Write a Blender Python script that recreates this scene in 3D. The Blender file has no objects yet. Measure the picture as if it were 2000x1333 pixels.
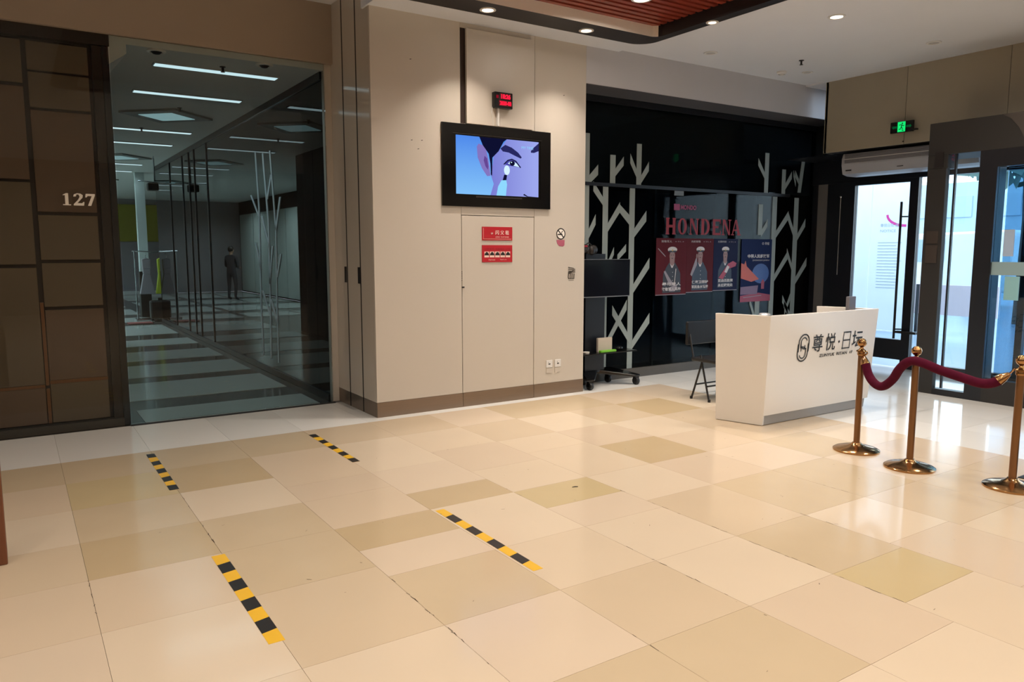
import bpy, bmesh, math, random
from mathutils import Vector, Matrix
random.seed(7)
C = bpy.context.scene.collection
S = bpy.context.scene

# ------------------------------------------------------------------ camera
cam = bpy.data.objects.new('camera', bpy.data.cameras.new('camera'))
C.objects.link(cam)
rt = Vector((0.83570481, -0.5491789, 0.0)); fw = Vector((0.54523297, 0.82970015, -0.11966067))
rt = (rt - rt.dot(fw) * fw).normalized(); fw.normalize(); up = rt.cross(fw)
m = Matrix((rt, up, -fw)).transposed().to_4x4(); m.translation = (0, 0, 1.65)
cam.matrix_world = m
cam.data.lens = 1481 / 2000 * 36; cam.data.sensor_width = 36; cam.data.clip_start = .05; cam.data.clip_end = 300
S.camera = cam

# ------------------------------------------------------------------ colour + world + exposure
S.view_settings.view_transform = 'Standard'; S.view_settings.look = 'None'
S.view_settings.gamma = 1; S.view_settings.use_curve_mapping = False
S.view_settings.exposure = 0.0
S.cycles.max_bounces = 10; S.cycles.transparent_max_bounces = 16; S.cycles.glossy_bounces = 6
S.cycles.sample_clamp_indirect = 6
S.cycles.use_denoising = True
w = bpy.data.worlds.new('sky'); S.world = w; w.use_nodes = True
nt = w.node_tree; bg = nt.nodes['Background']
tc = nt.nodes.new('ShaderNodeTexCoord'); sp = nt.nodes.new('ShaderNodeSeparateXYZ'); rp = nt.nodes.new('ShaderNodeValToRGB')
nt.links.new(tc.outputs['Generated'], sp.inputs[0]); nt.links.new(sp.outputs['Z'], rp.inputs[0]); nt.links.new(rp.outputs[0], bg.inputs[0])
rp.color_ramp.elements[0].position = 0.0; rp.color_ramp.elements[0].color = (.80, .90, 1, 1)
rp.color_ramp.elements[1].position = 0.6; rp.color_ramp.elements[1].color = (.66, .82, 1, 1)
bg.inputs[1].default_value = 4.2
WARM = (1, .875, .76); COOL = (.72, .93, 1)

def lamp_disk(name, loc, power, color=WARM, size=.13, rot=(0, 0, 0), parent=None, spread=math.radians(150), shape='DISK', sy=None):
    d = bpy.data.lights.new(name, 'AREA'); d.shape = shape; d.size = size
    if sy: d.size_y = sy
    d.energy = power; d.color = color; d.spread = spread
    o = bpy.data.objects.new(name, d); C.objects.link(o); o.location = loc; o.rotation_euler = rot
    if parent: o.parent = parent
    return o
# the hall's own downlights, mostly behind and beside the camera
for ix, x in enumerate((-5.5, -3.3, -1.1, 1.1, 3.3, 5.5, 7.7)):
    for iy, y in enumerate((-5.2, -3.0, -0.8, 1.4, 3.2)):
        lamp_disk('hall_lamp', (x, y, 3.86), 20 if x > 0 else 11)
for x, y, p in ((0.0, 4.9, 7), (2.0, 5.0, 13), (4.0, 4.6, 15)):
    lamp_disk('hall_lamp', (x, y, 3.86), p)

# ------------------------------------------------------------------ materials
def lin(c):
    if isinstance(c, str):
        c = [int(c[i:i+2], 16) / 255 for i in (0, 2, 4)]
        c = [v / 12.92 if v <= .04045 else ((v + .055) / 1.055) ** 2.4 for v in c]
    return (*c, 1)
MATS = {}
def mat(name, col, rough=.5, metal=0, var=.06, scale=3, emit=0, ecol=None, bump=0, coat=0, ior=1.5, stretch=None):
    if name in MATS: return MATS[name]
    m = bpy.data.materials.new(name); m.use_nodes = True; n = m.node_tree; b = n.nodes['Principled BSDF']
    c = lin(col)
    b.inputs['Roughness'].default_value = rough; b.inputs['Metallic'].default_value = metal; b.inputs['IOR'].default_value = ior
    b.inputs['Coat Weight'].default_value = coat; b.inputs['Coat Roughness'].default_value = .05
    t = n.nodes.new('ShaderNodeTexCoord'); no = n.nodes.new('ShaderNodeTexNoise'); no.inputs['Scale'].default_value = scale
    no.inputs['Detail'].default_value = 5
    mp = n.nodes.new('ShaderNodeMapping'); n.links.new(t.outputs['Object'], mp.inputs[0]); n.links.new(mp.outputs[0], no.inputs['Vector'])
    if stretch: mp.inputs['Scale'].default_value = stretch
    mx = n.nodes.new('ShaderNodeMix'); mx.data_type = 'RGBA'
    mx.inputs[6].default_value = tuple(max(0, v * (1 - var)) for v in c[:3]) + (1,)
    mx.inputs[7].default_value = tuple(min(1, v * (1 + var)) for v in c[:3]) + (1,)
    n.links.new(no.outputs[0], mx.inputs[0]); n.links.new(mx.outputs[2], b.inputs['Base Color'])
    if bump:
        bp = n.nodes.new('ShaderNodeBump'); bp.inputs['Strength'].default_value = bump; bp.inputs['Distance'].default_value = .01
        n.links.new(no.outputs[0], bp.inputs['Height']); n.links.new(bp.outputs[0], b.inputs['Normal'])
    if emit:
        b.inputs['Emission Color'].default_value = lin(ecol or col); b.inputs['Emission Strength'].default_value = emit
    MATS[name] = m; return m
def glass(name, tint=(.8, .85, .85), ior=1.5, rough=0.0):
    m = bpy.data.materials.new(name); m.use_nodes = True; n = m.node_tree
    n.nodes.remove(n.nodes['Principled BSDF']); out = n.nodes['Material Output']
    tr = n.nodes.new('ShaderNodeBsdfTransparent'); tr.inputs[0].default_value = (*tint, 1)
    gl = n.nodes.new('ShaderNodeBsdfGlossy'); gl.inputs['Roughness'].default_value = rough
    fr = n.nodes.new('ShaderNodeFresnel'); fr.inputs[0].default_value = ior
    mx = n.nodes.new('ShaderNodeMixShader'); n.links.new(fr.outputs[0], mx.inputs[0]); n.links.new(tr.outputs[0], mx.inputs[1]); n.links.new(gl.outputs[0], mx.inputs[2])
    n.links.new(mx.outputs[0], out.inputs[0]); MATS[name] = m; return m
def emis(name, col, st=1.0):
    if name in MATS: return MATS[name]
    m = bpy.data.materials.new(name); m.use_nodes = True; n = m.node_tree
    n.nodes.remove(n.nodes['Principled BSDF']); e = n.nodes.new('ShaderNodeEmission'); e.inputs[0].default_value = lin(col); e.inputs[1].default_value = st
    n.links.new(e.outputs[0], n.nodes['Material Output'].inputs[0]); MATS[name] = m; return m
def emis_grad(name, c0, c1, axis, a, b, st=1.0):      # a lit screen picture, shaded across object coordinates
    m = bpy.data.materials.new(name); m.use_nodes = True; n = m.node_tree
    n.nodes.remove(n.nodes['Principled BSDF']); e = n.nodes.new('ShaderNodeEmission')
    t = n.nodes.new('ShaderNodeTexCoord'); s = n.nodes.new('ShaderNodeSeparateXYZ'); r = n.nodes.new('ShaderNodeMapRange')
    r.inputs[1].default_value = a; r.inputs[2].default_value = b
    k = n.nodes.new('ShaderNodeValToRGB'); k.color_ramp.elements[0].color = lin(c0); k.color_ramp.elements[1].color = lin(c1)
    n.links.new(t.outputs['Object'], s.inputs[0]); n.links.new(s.outputs[axis], r.inputs[0]); n.links.new(r.outputs[0], k.inputs[0]); n.links.new(k.outputs[0], e.inputs[0])
    e.inputs[1].default_value = st
    n.links.new(e.outputs[0], n.nodes['Material Output'].inputs[0]); MATS[name] = m; return m

M_panel = mat('cream_lacquer_panel', 'C2BAAE', .36, var=.03, scale=1.2)
M_beige = mat('beige_panel', '9C9482', .35, var=.03)
M_header = mat('header_paint', '988878', .7, var=.03)
M_ceil = mat('ceiling_paint', 'DADCE0', .85, var=.02)
M_beam = mat('beam_plaster', 'BEBEC2', .8, var=.03)
M_dark = mat('black_cavity', '0C0B0B', .6, var=.1)
M_gap = mat('dark_joint', '16110E', .7)
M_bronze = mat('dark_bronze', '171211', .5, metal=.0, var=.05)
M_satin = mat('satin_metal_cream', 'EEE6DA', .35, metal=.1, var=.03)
M_steel = mat('brushed_steel_kick', '8A7A6C', .3, metal=.75, var=.08, scale=2, stretch=(1, 1, 60))
M_frame = mat('black_metal_frame', '14161C', .35, var=.1)
M_grey = mat('grey_brown_metal', '282624', .6, metal=.0, var=.04)
M_white = mat('white_gloss', 'E6E2DB', .18, var=.01)
M_wp = mat('white_plastic', 'DAD8D4', .4)
M_glass_store = glass('store_glass', (.50, .56, .58), 1.17)
M_glass_side = glass('store_side_glass', (.16, .20, .21), 1.8)
M_glass_door = glass('clear_glass', (.93, .97, .98), 1.4)
M_glass_blue = glass('blue_tinted_glass', (.42, .58, .70), 1.4)
M_glass_cor = glass('corridor_glass', (.86, .89, .89), 1.33)
M_yellow = mat('tape_yellow', 'E3B328', .45, var=.05)
M_black = mat('tape_black', '1E1A19', .45, var=.1)
M_brass = mat('antique_brass', 'AC8458', .16, metal=1, var=.08, scale=8)
M_brasspole = mat('brushed_brass', '8A6648', .30, metal=.95, var=.05)
M_red = mat('sign_red', 'B0202C', .3, var=.03)
M_ink = mat('black_ink', '17130F', .5)
M_paper = mat('white_print', 'EDE7DE', .5, var=.02)
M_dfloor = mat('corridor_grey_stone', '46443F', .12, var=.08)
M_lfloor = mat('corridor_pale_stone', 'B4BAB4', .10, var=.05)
M_rubber = mat('black_rubber', '101010', .5)
M_blackgloss = mat('black_gloss_plastic', '0B0B0C', .15)

# ------------------------------------------------------------------ mesh helpers
class MB:
    def __init__(s): s.v = []; s.f = []; s.mi = []; s.mats = []
    def m(s, mt):
        if mt not in s.mats: s.mats.append(mt)
        return s.mats.index(mt)
    def add(s, vs, fs, mt):
        k = len(s.v); i = s.m(mt); s.v += [tuple(v) for v in vs]
        for f in fs: s.f.append([k + a for a in f]); s.mi.append(i)
        return s
    def box(s, x0, x1, y0, y1, z0, z1, mt):
        vs = [(x, y, z) for z in (z0, z1) for y in (y0, y1) for x in (x0, x1)]
        return s.add(vs, [(0, 2, 3, 1), (4, 5, 7, 6), (0, 1, 5, 4), (2, 6, 7, 3), (0, 4, 6, 2), (1, 3, 7, 5)], mt)
    def hexa(s, b, t, mt):      # bottom four, top four points, counter-clockwise from above
        return s.add(list(b) + list(t), [(3, 2, 1, 0), (4, 5, 6, 7), (0, 1, 5, 4), (1, 2, 6, 5), (2, 3, 7, 6), (3, 0, 4, 7)], mt)
    def prism(s, pts, off, mt):  # polygon in 3-D swept by off
        n = len(pts); off = Vector(off); a = [Vector(p) for p in pts]
        return s.add(a + [p + off for p in a], [tuple(range(n))[::-1], tuple(range(n, 2 * n))] + [(i, (i + 1) % n, n + (i + 1) % n, n + i) for i in range(n)], mt)
    def lathe(s, prof, c, mt, seg=32):
        vs = []; fs = []; n = len(prof)
        for i in range(seg):
            a = 2 * math.pi * i / seg
            for r, z in prof: vs.append((c[0] + r * math.cos(a), c[1] + r * math.sin(a), c[2] + z))
        for i in range(seg):
            j = (i + 1) % seg
            for k in range(n - 1): fs.append((i * n + k, j * n + k, j * n + k + 1, i * n + k + 1))
        fs.append(tuple(i * n for i in range(seg))[::-1]); fs.append(tuple(i * n + n - 1 for i in range(seg)))
        return s.add(vs, fs, mt)
    def tube(s, pts, r, mt, seg=10, cap=True):
        pts = [Vector(p) for p in pts]; n = len(pts); rs = r if isinstance(r, (list, tuple)) else [r] * n
        vs = []; fs = []; up0 = None
        for i, p in enumerate(pts):
            d = (pts[min(i + 1, n - 1)] - pts[max(i - 1, 0)]).normalized()
            if up0 is None: up0 = Vector((0, 0, 1)) if abs(d.z) < .9 else Vector((1, 0, 0))
            u = d.cross(up0).normalized(); v = u.cross(d).normalized(); up0 = v
            for k in range(seg):
                a = 2 * math.pi * k / seg; vs.append(p + (u * math.cos(a) + v * math.sin(a)) * rs[i])
        for i in range(n - 1):
            for k in range(seg):
                j = (k + 1) % seg; fs.append((i * seg + k, i * seg + j, (i + 1) * seg + j, (i + 1) * seg + k))
        if cap: fs.append(tuple(range(seg))[::-1]); fs.append(tuple(range((n - 1) * seg, n * seg)))
        return s.add(vs, fs, mt)
    def ball(s, c, r, mt, sx=1, sy=1, sz=1, seg=16, ring=10):
        vs = [(c[0], c[1], c[2] - r * sz)]; fs = []
        for i in range(1, ring):
            t = -math.pi / 2 + math.pi * i / ring
            for k in range(seg):
                a = 2 * math.pi * k / seg; vs.append((c[0] + r * sx * math.cos(t) * math.cos(a), c[1] + r * sy * math.cos(t) * math.sin(a), c[2] + r * sz * math.sin(t)))
        vs.append((c[0], c[1], c[2] + r * sz)); L = len(vs) - 1
        for k in range(seg):
            j = (k + 1) % seg; fs.append((0, 1 + j, 1 + k)); fs.append((L, L - seg + k, L - seg + j))
            for i in range(ring - 2): fs.append((1 + i * seg + k, 1 + i * seg + j, 1 + (i + 1) * seg + j, 1 + (i + 1) * seg + k))
        return s.add(vs, fs, mt)
    def build(s, name, parent=None, bevel=0, smooth=False, origin=None, seg=2):
        me = bpy.data.meshes.new(name)
        if origin is None:
            xs = [[v[i] for v in s.v] for i in range(3)]
            origin = ((min(xs[0]) + max(xs[0])) / 2, (min(xs[1]) + max(xs[1])) / 2, min(xs[2]))
        o_ = Vector(origin)
        if parent is not None and parent.get('_w'): pass
        me.from_pydata([Vector(v) - o_ for v in s.v], [], s.f)
        for mt in s.mats: me.materials.append(mt)
        me.polygons.foreach_set('material_index', s.mi)
        bm = bmesh.new(); bm.from_mesh(me)
        bmesh.ops.recalc_face_normals(bm, faces=bm.faces)
        if smooth:
            for f in bm.faces: f.smooth = True
            for e in bm.edges:
                if len(e.link_faces) == 2 and e.calc_face_angle(0) > .7: e.smooth = False
        bm.to_mesh(me); bm.free()
        ob = bpy.data.objects.new(name, me); C.objects.link(ob)
        ob.location = o_
        if parent is not None:
            ob.parent = parent; ob.location = o_ - WORLD[parent.name]
        WORLD[ob.name] = o_.copy()
        if bevel:
            md = ob.modifiers.new('bevel', 'BEVEL'); md.width = bevel; md.segments = seg; md.limit_method = 'ANGLE'
        return ob
WORLD = {}
def tag(o, label=None, cat=None, group=None, kind=None):
    if label: o['label'] = label
    if cat: o['category'] = cat
    if group: o['group'] = group
    if kind: o['kind'] = kind
    return o
def thing(name, label, cat, loc, group=None):
    o = bpy.data.objects.new(name, None); C.objects.link(o); o.location = loc; o.empty_display_size = .1
    WORLD[o.name] = Vector(loc); return tag(o, label, cat, group)
def struct(o): o['kind'] = 'structure'; return o
def copy_tree(o, loc):
    r = o.copy(); C.objects.link(r); r.location = loc; WORLD[r.name] = Vector(loc)
    for ch in o.children:
        c = ch.copy(); C.objects.link(c); c.parent = r
        for g in ch.children:
            d = g.copy(); C.objects.link(d); d.parent = c
    return r

FONT = {}
def text_mesh(body, bold=0.0):
    key = (body, bold)
    if key in FONT: return FONT[key]
    cu = bpy.data.curves.new('t', 'FONT'); cu.body = body; cu.size = 1; cu.offset = bold; cu.resolution_u = 3
    ob = bpy.data.objects.new('t', cu); C.objects.link(ob)
    dg = bpy.context.evaluated_depsgraph_get(); me = bpy.data.meshes.new_from_object(ob.evaluated_get(dg))
    r = ([v.co.copy() for v in me.vertices], [tuple(p.vertices) for p in me.polygons])
    bpy.data.objects.remove(ob); bpy.data.curves.remove(cu); bpy.data.meshes.remove(me)
    FONT[key] = r; return r
class Sheet:
    """flat print laid on a surface: origin o, unit u to the right, unit v up, n towards the reader"""
    def __init__(s, o, u, v, n, w=1, h=1, base=.001):
        s.o, s.u, s.v, s.n = map(Vector, (o, u, v, n)); s.w = w; s.h = h; s.mb = MB(); s.d = base
    def P(s, a, b, k=0): return s.o + s.u * (a * s.w) + s.v * (b * s.h) + s.n * (s.d + k * .0006)
    def poly(s, pts, mt, k=1): s.mb.add([s.P(a, b, k) for a, b in pts], [tuple(range(len(pts)))], mt); return s
    def rect(s, a0, b0, a1, b1, mt, k=1): return s.poly([(a0, b0), (a1, b0), (a1, b1), (a0, b1)], mt, k)
    def ell(s, a, b, ra, rb, mt, k=1, n=20, t0=0, t1=2 * math.pi):
        return s.poly([(a + ra * math.cos(t0 + (t1 - t0) * i / n), b + rb * math.sin(t0 + (t1 - t0) * i / n)) for i in range(n + (0 if t1 - t0 > 6 else 1))], mt, k)
    def strip(s, pts, wd, mt, k=1, closed=False):     # polyline of given width (in metres)
        P = [Vector((a * s.w, b * s.h)) for a, b in pts]; n = len(P); L = []; Rr = []
        for i in range(n):
            if closed: d0 = (P[i] - P[i - 1]); d1 = (P[(i + 1) % n] - P[i])
            else: d0 = P[i] - P[max(i - 1, 0)] if i else P[1] - P[0]; d1 = P[min(i + 1, n - 1)] - P[i] if i < n - 1 else P[i] - P[i - 1]
            d = (d0.normalized() + d1.normalized()); d = d.normalized() if d.length > 1e-6 else d1.normalized()
            q = Vector((-d.y, d.x)) * wd / 2; L.append(P[i] + q); Rr.append(P[i] - q)
        vs = [s.o + s.u * p.x + s.v * p.y + s.n * (s.d + k * .0006) for p in L + Rr]
        s.mb.add(vs, [(i, (i + 1) % n, n + (i + 1) % n, n + i) for i in range(n if closed else n - 1)], mt); return s
    def text(s, body, a, b, a1, b1, mt, k=2, bold=0.0):   # fit the text into the rectangle
        vs, fs = text_mesh(body, bold)
        if not vs: return s
        x0 = min(v.x for v in vs); x1 = max(v.x for v in vs); y0 = min(v.y for v in vs); y1 = max(v.y for v in vs)
        s.mb.add([s.P(a + (v.x - x0) / (x1 - x0) * (a1 - a), b + (v.y - y0) / (y1 - y0) * (b1 - b), k) for v in vs], fs, mt); return s
    def build(s, name, parent=None): 
        o = s.mb.build(name, parent); return o

# ================================================================== FLOOR
floor = struct(MB().box(-7, 10.45, -7, 7.85, -.06, -.012, mat('tile_joint', '9A886C', .6)).build('floor'))
tints = []
for i, (c, r) in enumerate((('D0BFA7', .12), ('CDBBA3', .14), ('D3C3AC', .11), ('C9B79D', .13), ('D0BFA9', .15), ('CCBAA3', .13))):
    tints.append(mat('cream_marble_%d' % i, c, r + .02, var=.04, scale=1.6, ior=1.40))
t_dark = mat('cream_marble_tan', 'BDA987', .15, var=.04, ior=1.40); t_ol = mat('cream_marble_olive', 'C2B089', .15, var=.04, ior=1.40)
t_tan = mat('cream_marble_sand', 'C4B295', .15, var=.04, ior=1.40)
M_wtile = mat('white_marble', 'E6E5E0', .11, var=.03, scale=1.2)
M_wtile2 = mat('white_marble_b', 'E0DFDA', .11, var=.03, scale=1.2)
P0 = .22; PP = .638
colx = [P0 + PP * k for k in range(-11, 11)]
rows = [6.73, 6.08, 5.43, 4.78, 4.20, 3.57, 2.82, 2.20, 1.60, 1.0, .4, -.2, -.8, -1.6]
over = {  # per column index (0 = starts at X=.22): own joint lines
    2: [6.73, 6.08, 5.16, 4.78, 4.20, 3.81, 3.42, 2.82, 2.20, 1.60, 1.0, .4],
    3: [6.73, 6.08, 5.16, 4.56, 4.20, 3.42, 2.82, 2.20, 1.60, 1.0, .4, -.2],
    4: [6.73, 6.08, 5.43, 4.78, 4.20, 3.81, 3.42, 2.82, 2.20, 1.60, 1.0, .4, -.2],
    5: [6.73, 6.08, 5.43, 4.97, 4.20, 3.57, 2.82, 2.2, 1.82, 1.2, .6, 0],
    6: [6.73, 6.08, 5.43, 4.83, 4.20, 3.57, 2.82, 2.27, 1.6, 1.0, .4, -.2],
}
special = {(2, 4.20): t_dark, (2, 3.42): t_tan, (3, 4.2): tints[2], (3, 3.42): tints[0], (2, 2.20): t_tan, (3, 4.56): t_dark,
           (4, 4.20): t_ol, (5, 2.82): t_tan, (5, 2.2): t_ol, (6, 4.83): t_dark, (7, 3.57): t_tan, (6, 3.57): t_tan, (1, 5.43): tints[2],
           (0, 5.43): t_tan, (0, 4.78): t_dark, (1, 4.2): t_tan, (1, 4.78): t_tan, (1, 6.08): t_dark, (0, 6.08): t_ol, (3, 2.2): t_tan, (2, 1.6): t_tan,
           (-1, 6.73): t_tan, (0, 6.73): t_tan, (1, 6.73): t_tan, (2, 6.73): t_tan, (8, 4.2): t_tan, (6, 6.73): t_tan, (7, 6.73): t_tan, (8, 6.08): t_dark}
tile_mesh = {}
def tile(x0, x1, y0, y1, mt, z=0.0, g=.0008, parent=floor):
    key = (round(x1 - x0, 3), round(y1 - y0, 3), mt.name)
    if key not in tile_mesh:
        ob = MB().box(x0 + g, x1 - g, y0 + g, y1 - g, z - .012, z, mt).build('tile', parent); tile_mesh[key] = ob; return ob
    src = tile_mesh[key]; ob = src.copy(); C.objects.link(ob)
    ob.location = Vector(((x0 + x1) / 2, (y0 + y1) / 2, z - .012)) - WORLD[parent.name]; return ob
for k in range(-4, 10):
    x0 = P0 + PP * k; x1 = x0 + PP
    rr = over.get(k, rows)
    for a, b in zip(rr[:-1], rr[1:]):
        if b < -1.0 + .3 * k * 0: continue
        tile(x0, x1, b, a, special.get((k, a), random.choice(tints)))
# beyond the part the picture needs: one plain slab of the same stone
MB().box(-7, P0 - 4 * PP, -7, 6.73, -.012, 0, tints[0]).build('slab', floor)
MB().box(P0 - 4 * PP, 10.4, -7, -.8, -.012, 0, tints[1]).build('slab', floor)
MB().box(P0 - 4 * PP, P0 + 10 * PP, -.8, .0, -.0125, -.0005, tints[4]).build('slab', floor)
for k in range(-6, 10):                       # white border strip
    x0 = P0 + PP * k
    tile(x0, x0 + PP, 6.73, 7.30 if k >= 8 else 7.82, M_wtile if k % 2 else M_wtile2)
X6 = P0 + 10 * PP
for i in range(6):                            # white area by the doors
    for j in range(12):
        x0 = X6 + i * PP; y1 = 7.30 - j * .64
        x1 = min(x0 + PP, 10.4)
        tile(x0, x1, y1 - .64, y1, M_wtile if (i + j) % 2 else M_wtile2)
MB().box(X6, 10.4, -.8, 7.30 - 12 * .64, -.012, 0, M_wtile).build('slab', floor)

# corridor floor
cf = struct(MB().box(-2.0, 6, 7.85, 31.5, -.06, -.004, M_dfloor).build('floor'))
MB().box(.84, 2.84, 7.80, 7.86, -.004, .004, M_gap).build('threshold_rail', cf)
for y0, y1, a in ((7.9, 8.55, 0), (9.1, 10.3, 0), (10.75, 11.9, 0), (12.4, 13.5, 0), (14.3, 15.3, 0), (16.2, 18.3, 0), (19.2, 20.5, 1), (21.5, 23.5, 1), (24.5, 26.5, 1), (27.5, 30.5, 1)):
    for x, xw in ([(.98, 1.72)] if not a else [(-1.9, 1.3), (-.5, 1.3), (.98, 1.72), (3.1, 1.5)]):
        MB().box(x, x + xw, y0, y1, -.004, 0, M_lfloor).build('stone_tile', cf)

# ================================================================== CEILING
ceil = MB()
Z = 3.9
ceil.box(-7, .6, -7, 6.7, Z, Z + .1, M_ceil); ceil.box(5.97, 9.5, -7, 6.56, Z, Z + .1, M_ceil)
ceil.box(.6, 5.97, -7, 3.2, Z, Z + .1, M_ceil); ceil.box(.6, 5.97, 6.45, 6.7, Z, Z + .1, M_ceil)
ceil.box(-7, 2.92, 6.7, 7.9, 4.15, 4.25, M_ceil); ceil.box(-7, 2.92, 6.68, 6.7, Z, 4.25, M_ceil)
ceil.box(2.9, 5.97, 6.7, 7.0, Z, Z + .1, M_ceil); ceil.box(5.9, 9.5, 6.56, 6.9, Z + .02, Z + .1, M_ceil)
ceil.box(9.43, 10.5, 3.0, 6.53, 2.98, 3.06, M_frame); ceil.box(9.4, 11.2, 6.5, 7.0, Z, Z + .1, M_ceil)
ceil.box(.5, 6.1, 3.1, 6.55, 4.45, 4.5, M_dark)
ceil = struct(ceil.build('ceiling'))
# coffer ring: rounded corner frame
def rrect(x0, x1, y0, y1, r, n=10):
    pts = []
    for cx_, cy_, a0 in ((x1 - r, y1 - r, 0), (x0 + r, y1 - r, 90), (x0 + r, y0 + r, 180), (x1 - r, y0 + r, 270)):
        for i in range(n + 1):
            a = math.radians(a0 + 90 * i / n); pts.append((cx_ + r * math.cos(a), cy_ + r * math.sin(a)))
    return pts
out = rrect(.6, 5.98, 3.2, 6.46, .22); inn = rrect(.9, 5.86, 3.45, 6.13, .10); N = len(out)
cof = thing('slatted_ceiling_coffer', 'recessed ceiling coffer of red-brown wooden slats in a rounded dark bronze frame', 'ceiling coffer', (3.3, 4.8, 3.88))
r_ = MB()
r_.add([(x, y, 3.875) for x, y in out] + [(x, y, 3.875) for x, y in inn] + [(x, y, 3.91) for x, y in out], [(i, (i + 1) % N, N + (i + 1) % N, N + i) for i in range(N)] + [(i, (i + 1) % N, 2 * N + (i + 1) % N, 2 * N + i) for i in range(N)], M_bronze)
r_.build('bronze_frame', cof)
r_ = MB()
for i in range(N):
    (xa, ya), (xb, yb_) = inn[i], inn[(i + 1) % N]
    r_.add([(xa, ya, 3.875), (xb, yb_, 3.875), (xb, yb_, 4.0), (xa, ya, 4.0)], [(0, 1, 2, 3)], M_bronze if abs(yb_ - ya) > abs(xb - xa) * 1.2 else M_satin)  # side faces dark, far and near faces pale: light painted by facing
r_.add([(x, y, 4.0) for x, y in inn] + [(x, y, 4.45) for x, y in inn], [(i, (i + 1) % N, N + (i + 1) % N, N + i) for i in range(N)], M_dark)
tag(r_.build('inner_band', cof), 'band inside the bronze frame, its bright and dark sides painted in')
M_slat = mat('red_brown_wood', '8A3A2B', .25, var=.2, scale=2, stretch=(1, 12, 12)); M_slat_b = mat('red_trim', '7A1E22', .3)
s0 = None
for i in range(27):
    y = 6.10 - i * .098
    if s0 is None: s0 = MB().box(.92, 5.85, y - .028, y + .028, 3.985, 4.035, M_slat).build('slat', cof)
    else:
        s = s0.copy(); C.objects.link(s); s.location.y = s0.location.y - i * .098

def downlight(x, y, z, label, lit=True, r=.055, power=30, group=None, cat='downlight'):
    t = thing('downlight', label, cat, (x, y, z), group)
    MB().lathe([(r, 0), (r + .022, 0), (r + .022, -.006), (r, -.008), (r - .004, .0), (r - .006, .02)], (x, y, z), M_wp if z > 3.89 else M_satin, 24).build('trim_ring', t)
    MB().lathe([(0.001, -.002), (r, -.002), (r, .002), (.001, .002)], (x, y, z), emis('lamp_face_warm', 'FFF1DC', 9) if lit else mat('lamp_face_off', 'A8A8A8', .3), 20).build('lamp_face', t)
    if lit: lamp_disk('lamp', (0, 0, -.012), power, WARM, r * 1.8, parent=t, spread=math.radians(170 if r > .07 else 95))
    return t
downlight(3.87, 6.30, 3.873, 'lit downlight in the bronze frame above the hung panel, left one', power=13)
downlight(5.06, 6.32, 3.873, 'lit downlight in the bronze frame at the top right corner of the cream wall', power=13)
downlight(5.92, 5.42, 3.873, 'lit downlight in the right arm of the bronze frame', power=18, r=.04)
downlight(5.10, 5.55, 3.984, 'large bright downlight set among the red-brown slats', power=13, r=.075)
downlight(6.854, 4.69, 3.898, 'bright round downlight in the grey ceiling beside the bronze frame', power=16, r=.06)
downlight(6.88, 6.31, 3.898, 'unlit round downlight in the grey ceiling near the frame corner', lit=False)
downlight(8.586, 4.67, 3.898, 'unlit round downlight in the ceiling above the exit sign', lit=False)
downlight(8.65, 6.30, 3.898, 'small unlit downlight at the far right corner of the ceiling', lit=False, r=.045)
t = thing('smoke_detector', 'white round smoke detector on the ceiling near the storefront corner', 'smoke detector', (8.35, 6.46, 3.9))
MB().lathe([(.06, 0), (.06, -.02), (.045, -.035), (.045, 0)], (8.35, 6.46, 3.9), M_wp, 20).build('body', t, smooth=True)
MB().lathe([(.03, -.035), (.025, -.05), (.001, -.052), (.001, -.03)], (8.35, 6.46, 3.9), M_wp, 16).build('sensor_cap', t, smooth=True)
def sprinkler(x, y, z, label):
    t = thing('sprinkler', label, 'sprinkler', (x, y, z))
    MB().lathe([(.03, 0), (.03, -.006), (.009, -.008), (.009, -.05), (.001, -.05)], (x, y, z), M_black, 12).build('stem', t)
    MB().lathe([(.022, -.05), (.022, -.054), (.001, -.054), (.001, -.05)], (x, y, z), M_black, 12).build('deflector', t)
    MB().box(x - .012, x - .008, y - .004, y + .004, z - .05, z - .01, M_black).box(x + .008, x + .012, y - .004, y + .004, z - .05, z - .01, M_black).build('yoke', t)
sprinkler(8.06, 5.96, 3.9, 'black sprinkler head hanging from the grey ceiling on the right')

# ================================================================== CENTRAL WALL (cream lacquered pillar)
yf = 6.86; xl = 2.92; xr = 5.5
M_side = mat('cream_gloss_side_panel', 'C2BAAE', .10, var=.03)
wc = struct(MB().box(xl + .03, xr - .005, yf + .03, 7.93, 0, 4.0, M_gap).build('wall_center'))
def panel(x0, x1, z0, z1, y=yf, d=.03, mt=M_panel, name='panel'):
    return MB().box(x0, x1, y, y + d, z0, z1, mt).build(name, wc, bevel=.0012, seg=1)
panel(xl, 3.885, .15, 4.0); panel(4.80, xr, .15, 4.0)
panel(3.888, 4.797, 2.005, 2.92); panel(3.888, 4.797, 3.85, 4.0)
panel(3.94, 4.755, 2.92, 3.845, y=yf - .035, d=.03)            # loose panel, standing proud on its left
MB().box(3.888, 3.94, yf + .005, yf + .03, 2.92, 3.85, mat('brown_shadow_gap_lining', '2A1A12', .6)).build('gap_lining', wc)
panel(4.758, 4.797, 2.92, 3.85)
dp = panel(3.892, 4.793, .15, 1.998, y=yf + .001, name='door_panel'); tag(dp, 'flush service door panel with a thin outline')
MB().box(3.80 + .085, 3.80 + .115, yf - .006, yf + .002, 1.255, 1.27, M_ink).build('door_latch', wc)
for i in range(5): MB().box(3.884, 3.892, yf - .002, yf, 1.33 + i * .022, 1.338 + i * .022, M_gap).build('hinge_mark', wc)
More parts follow.
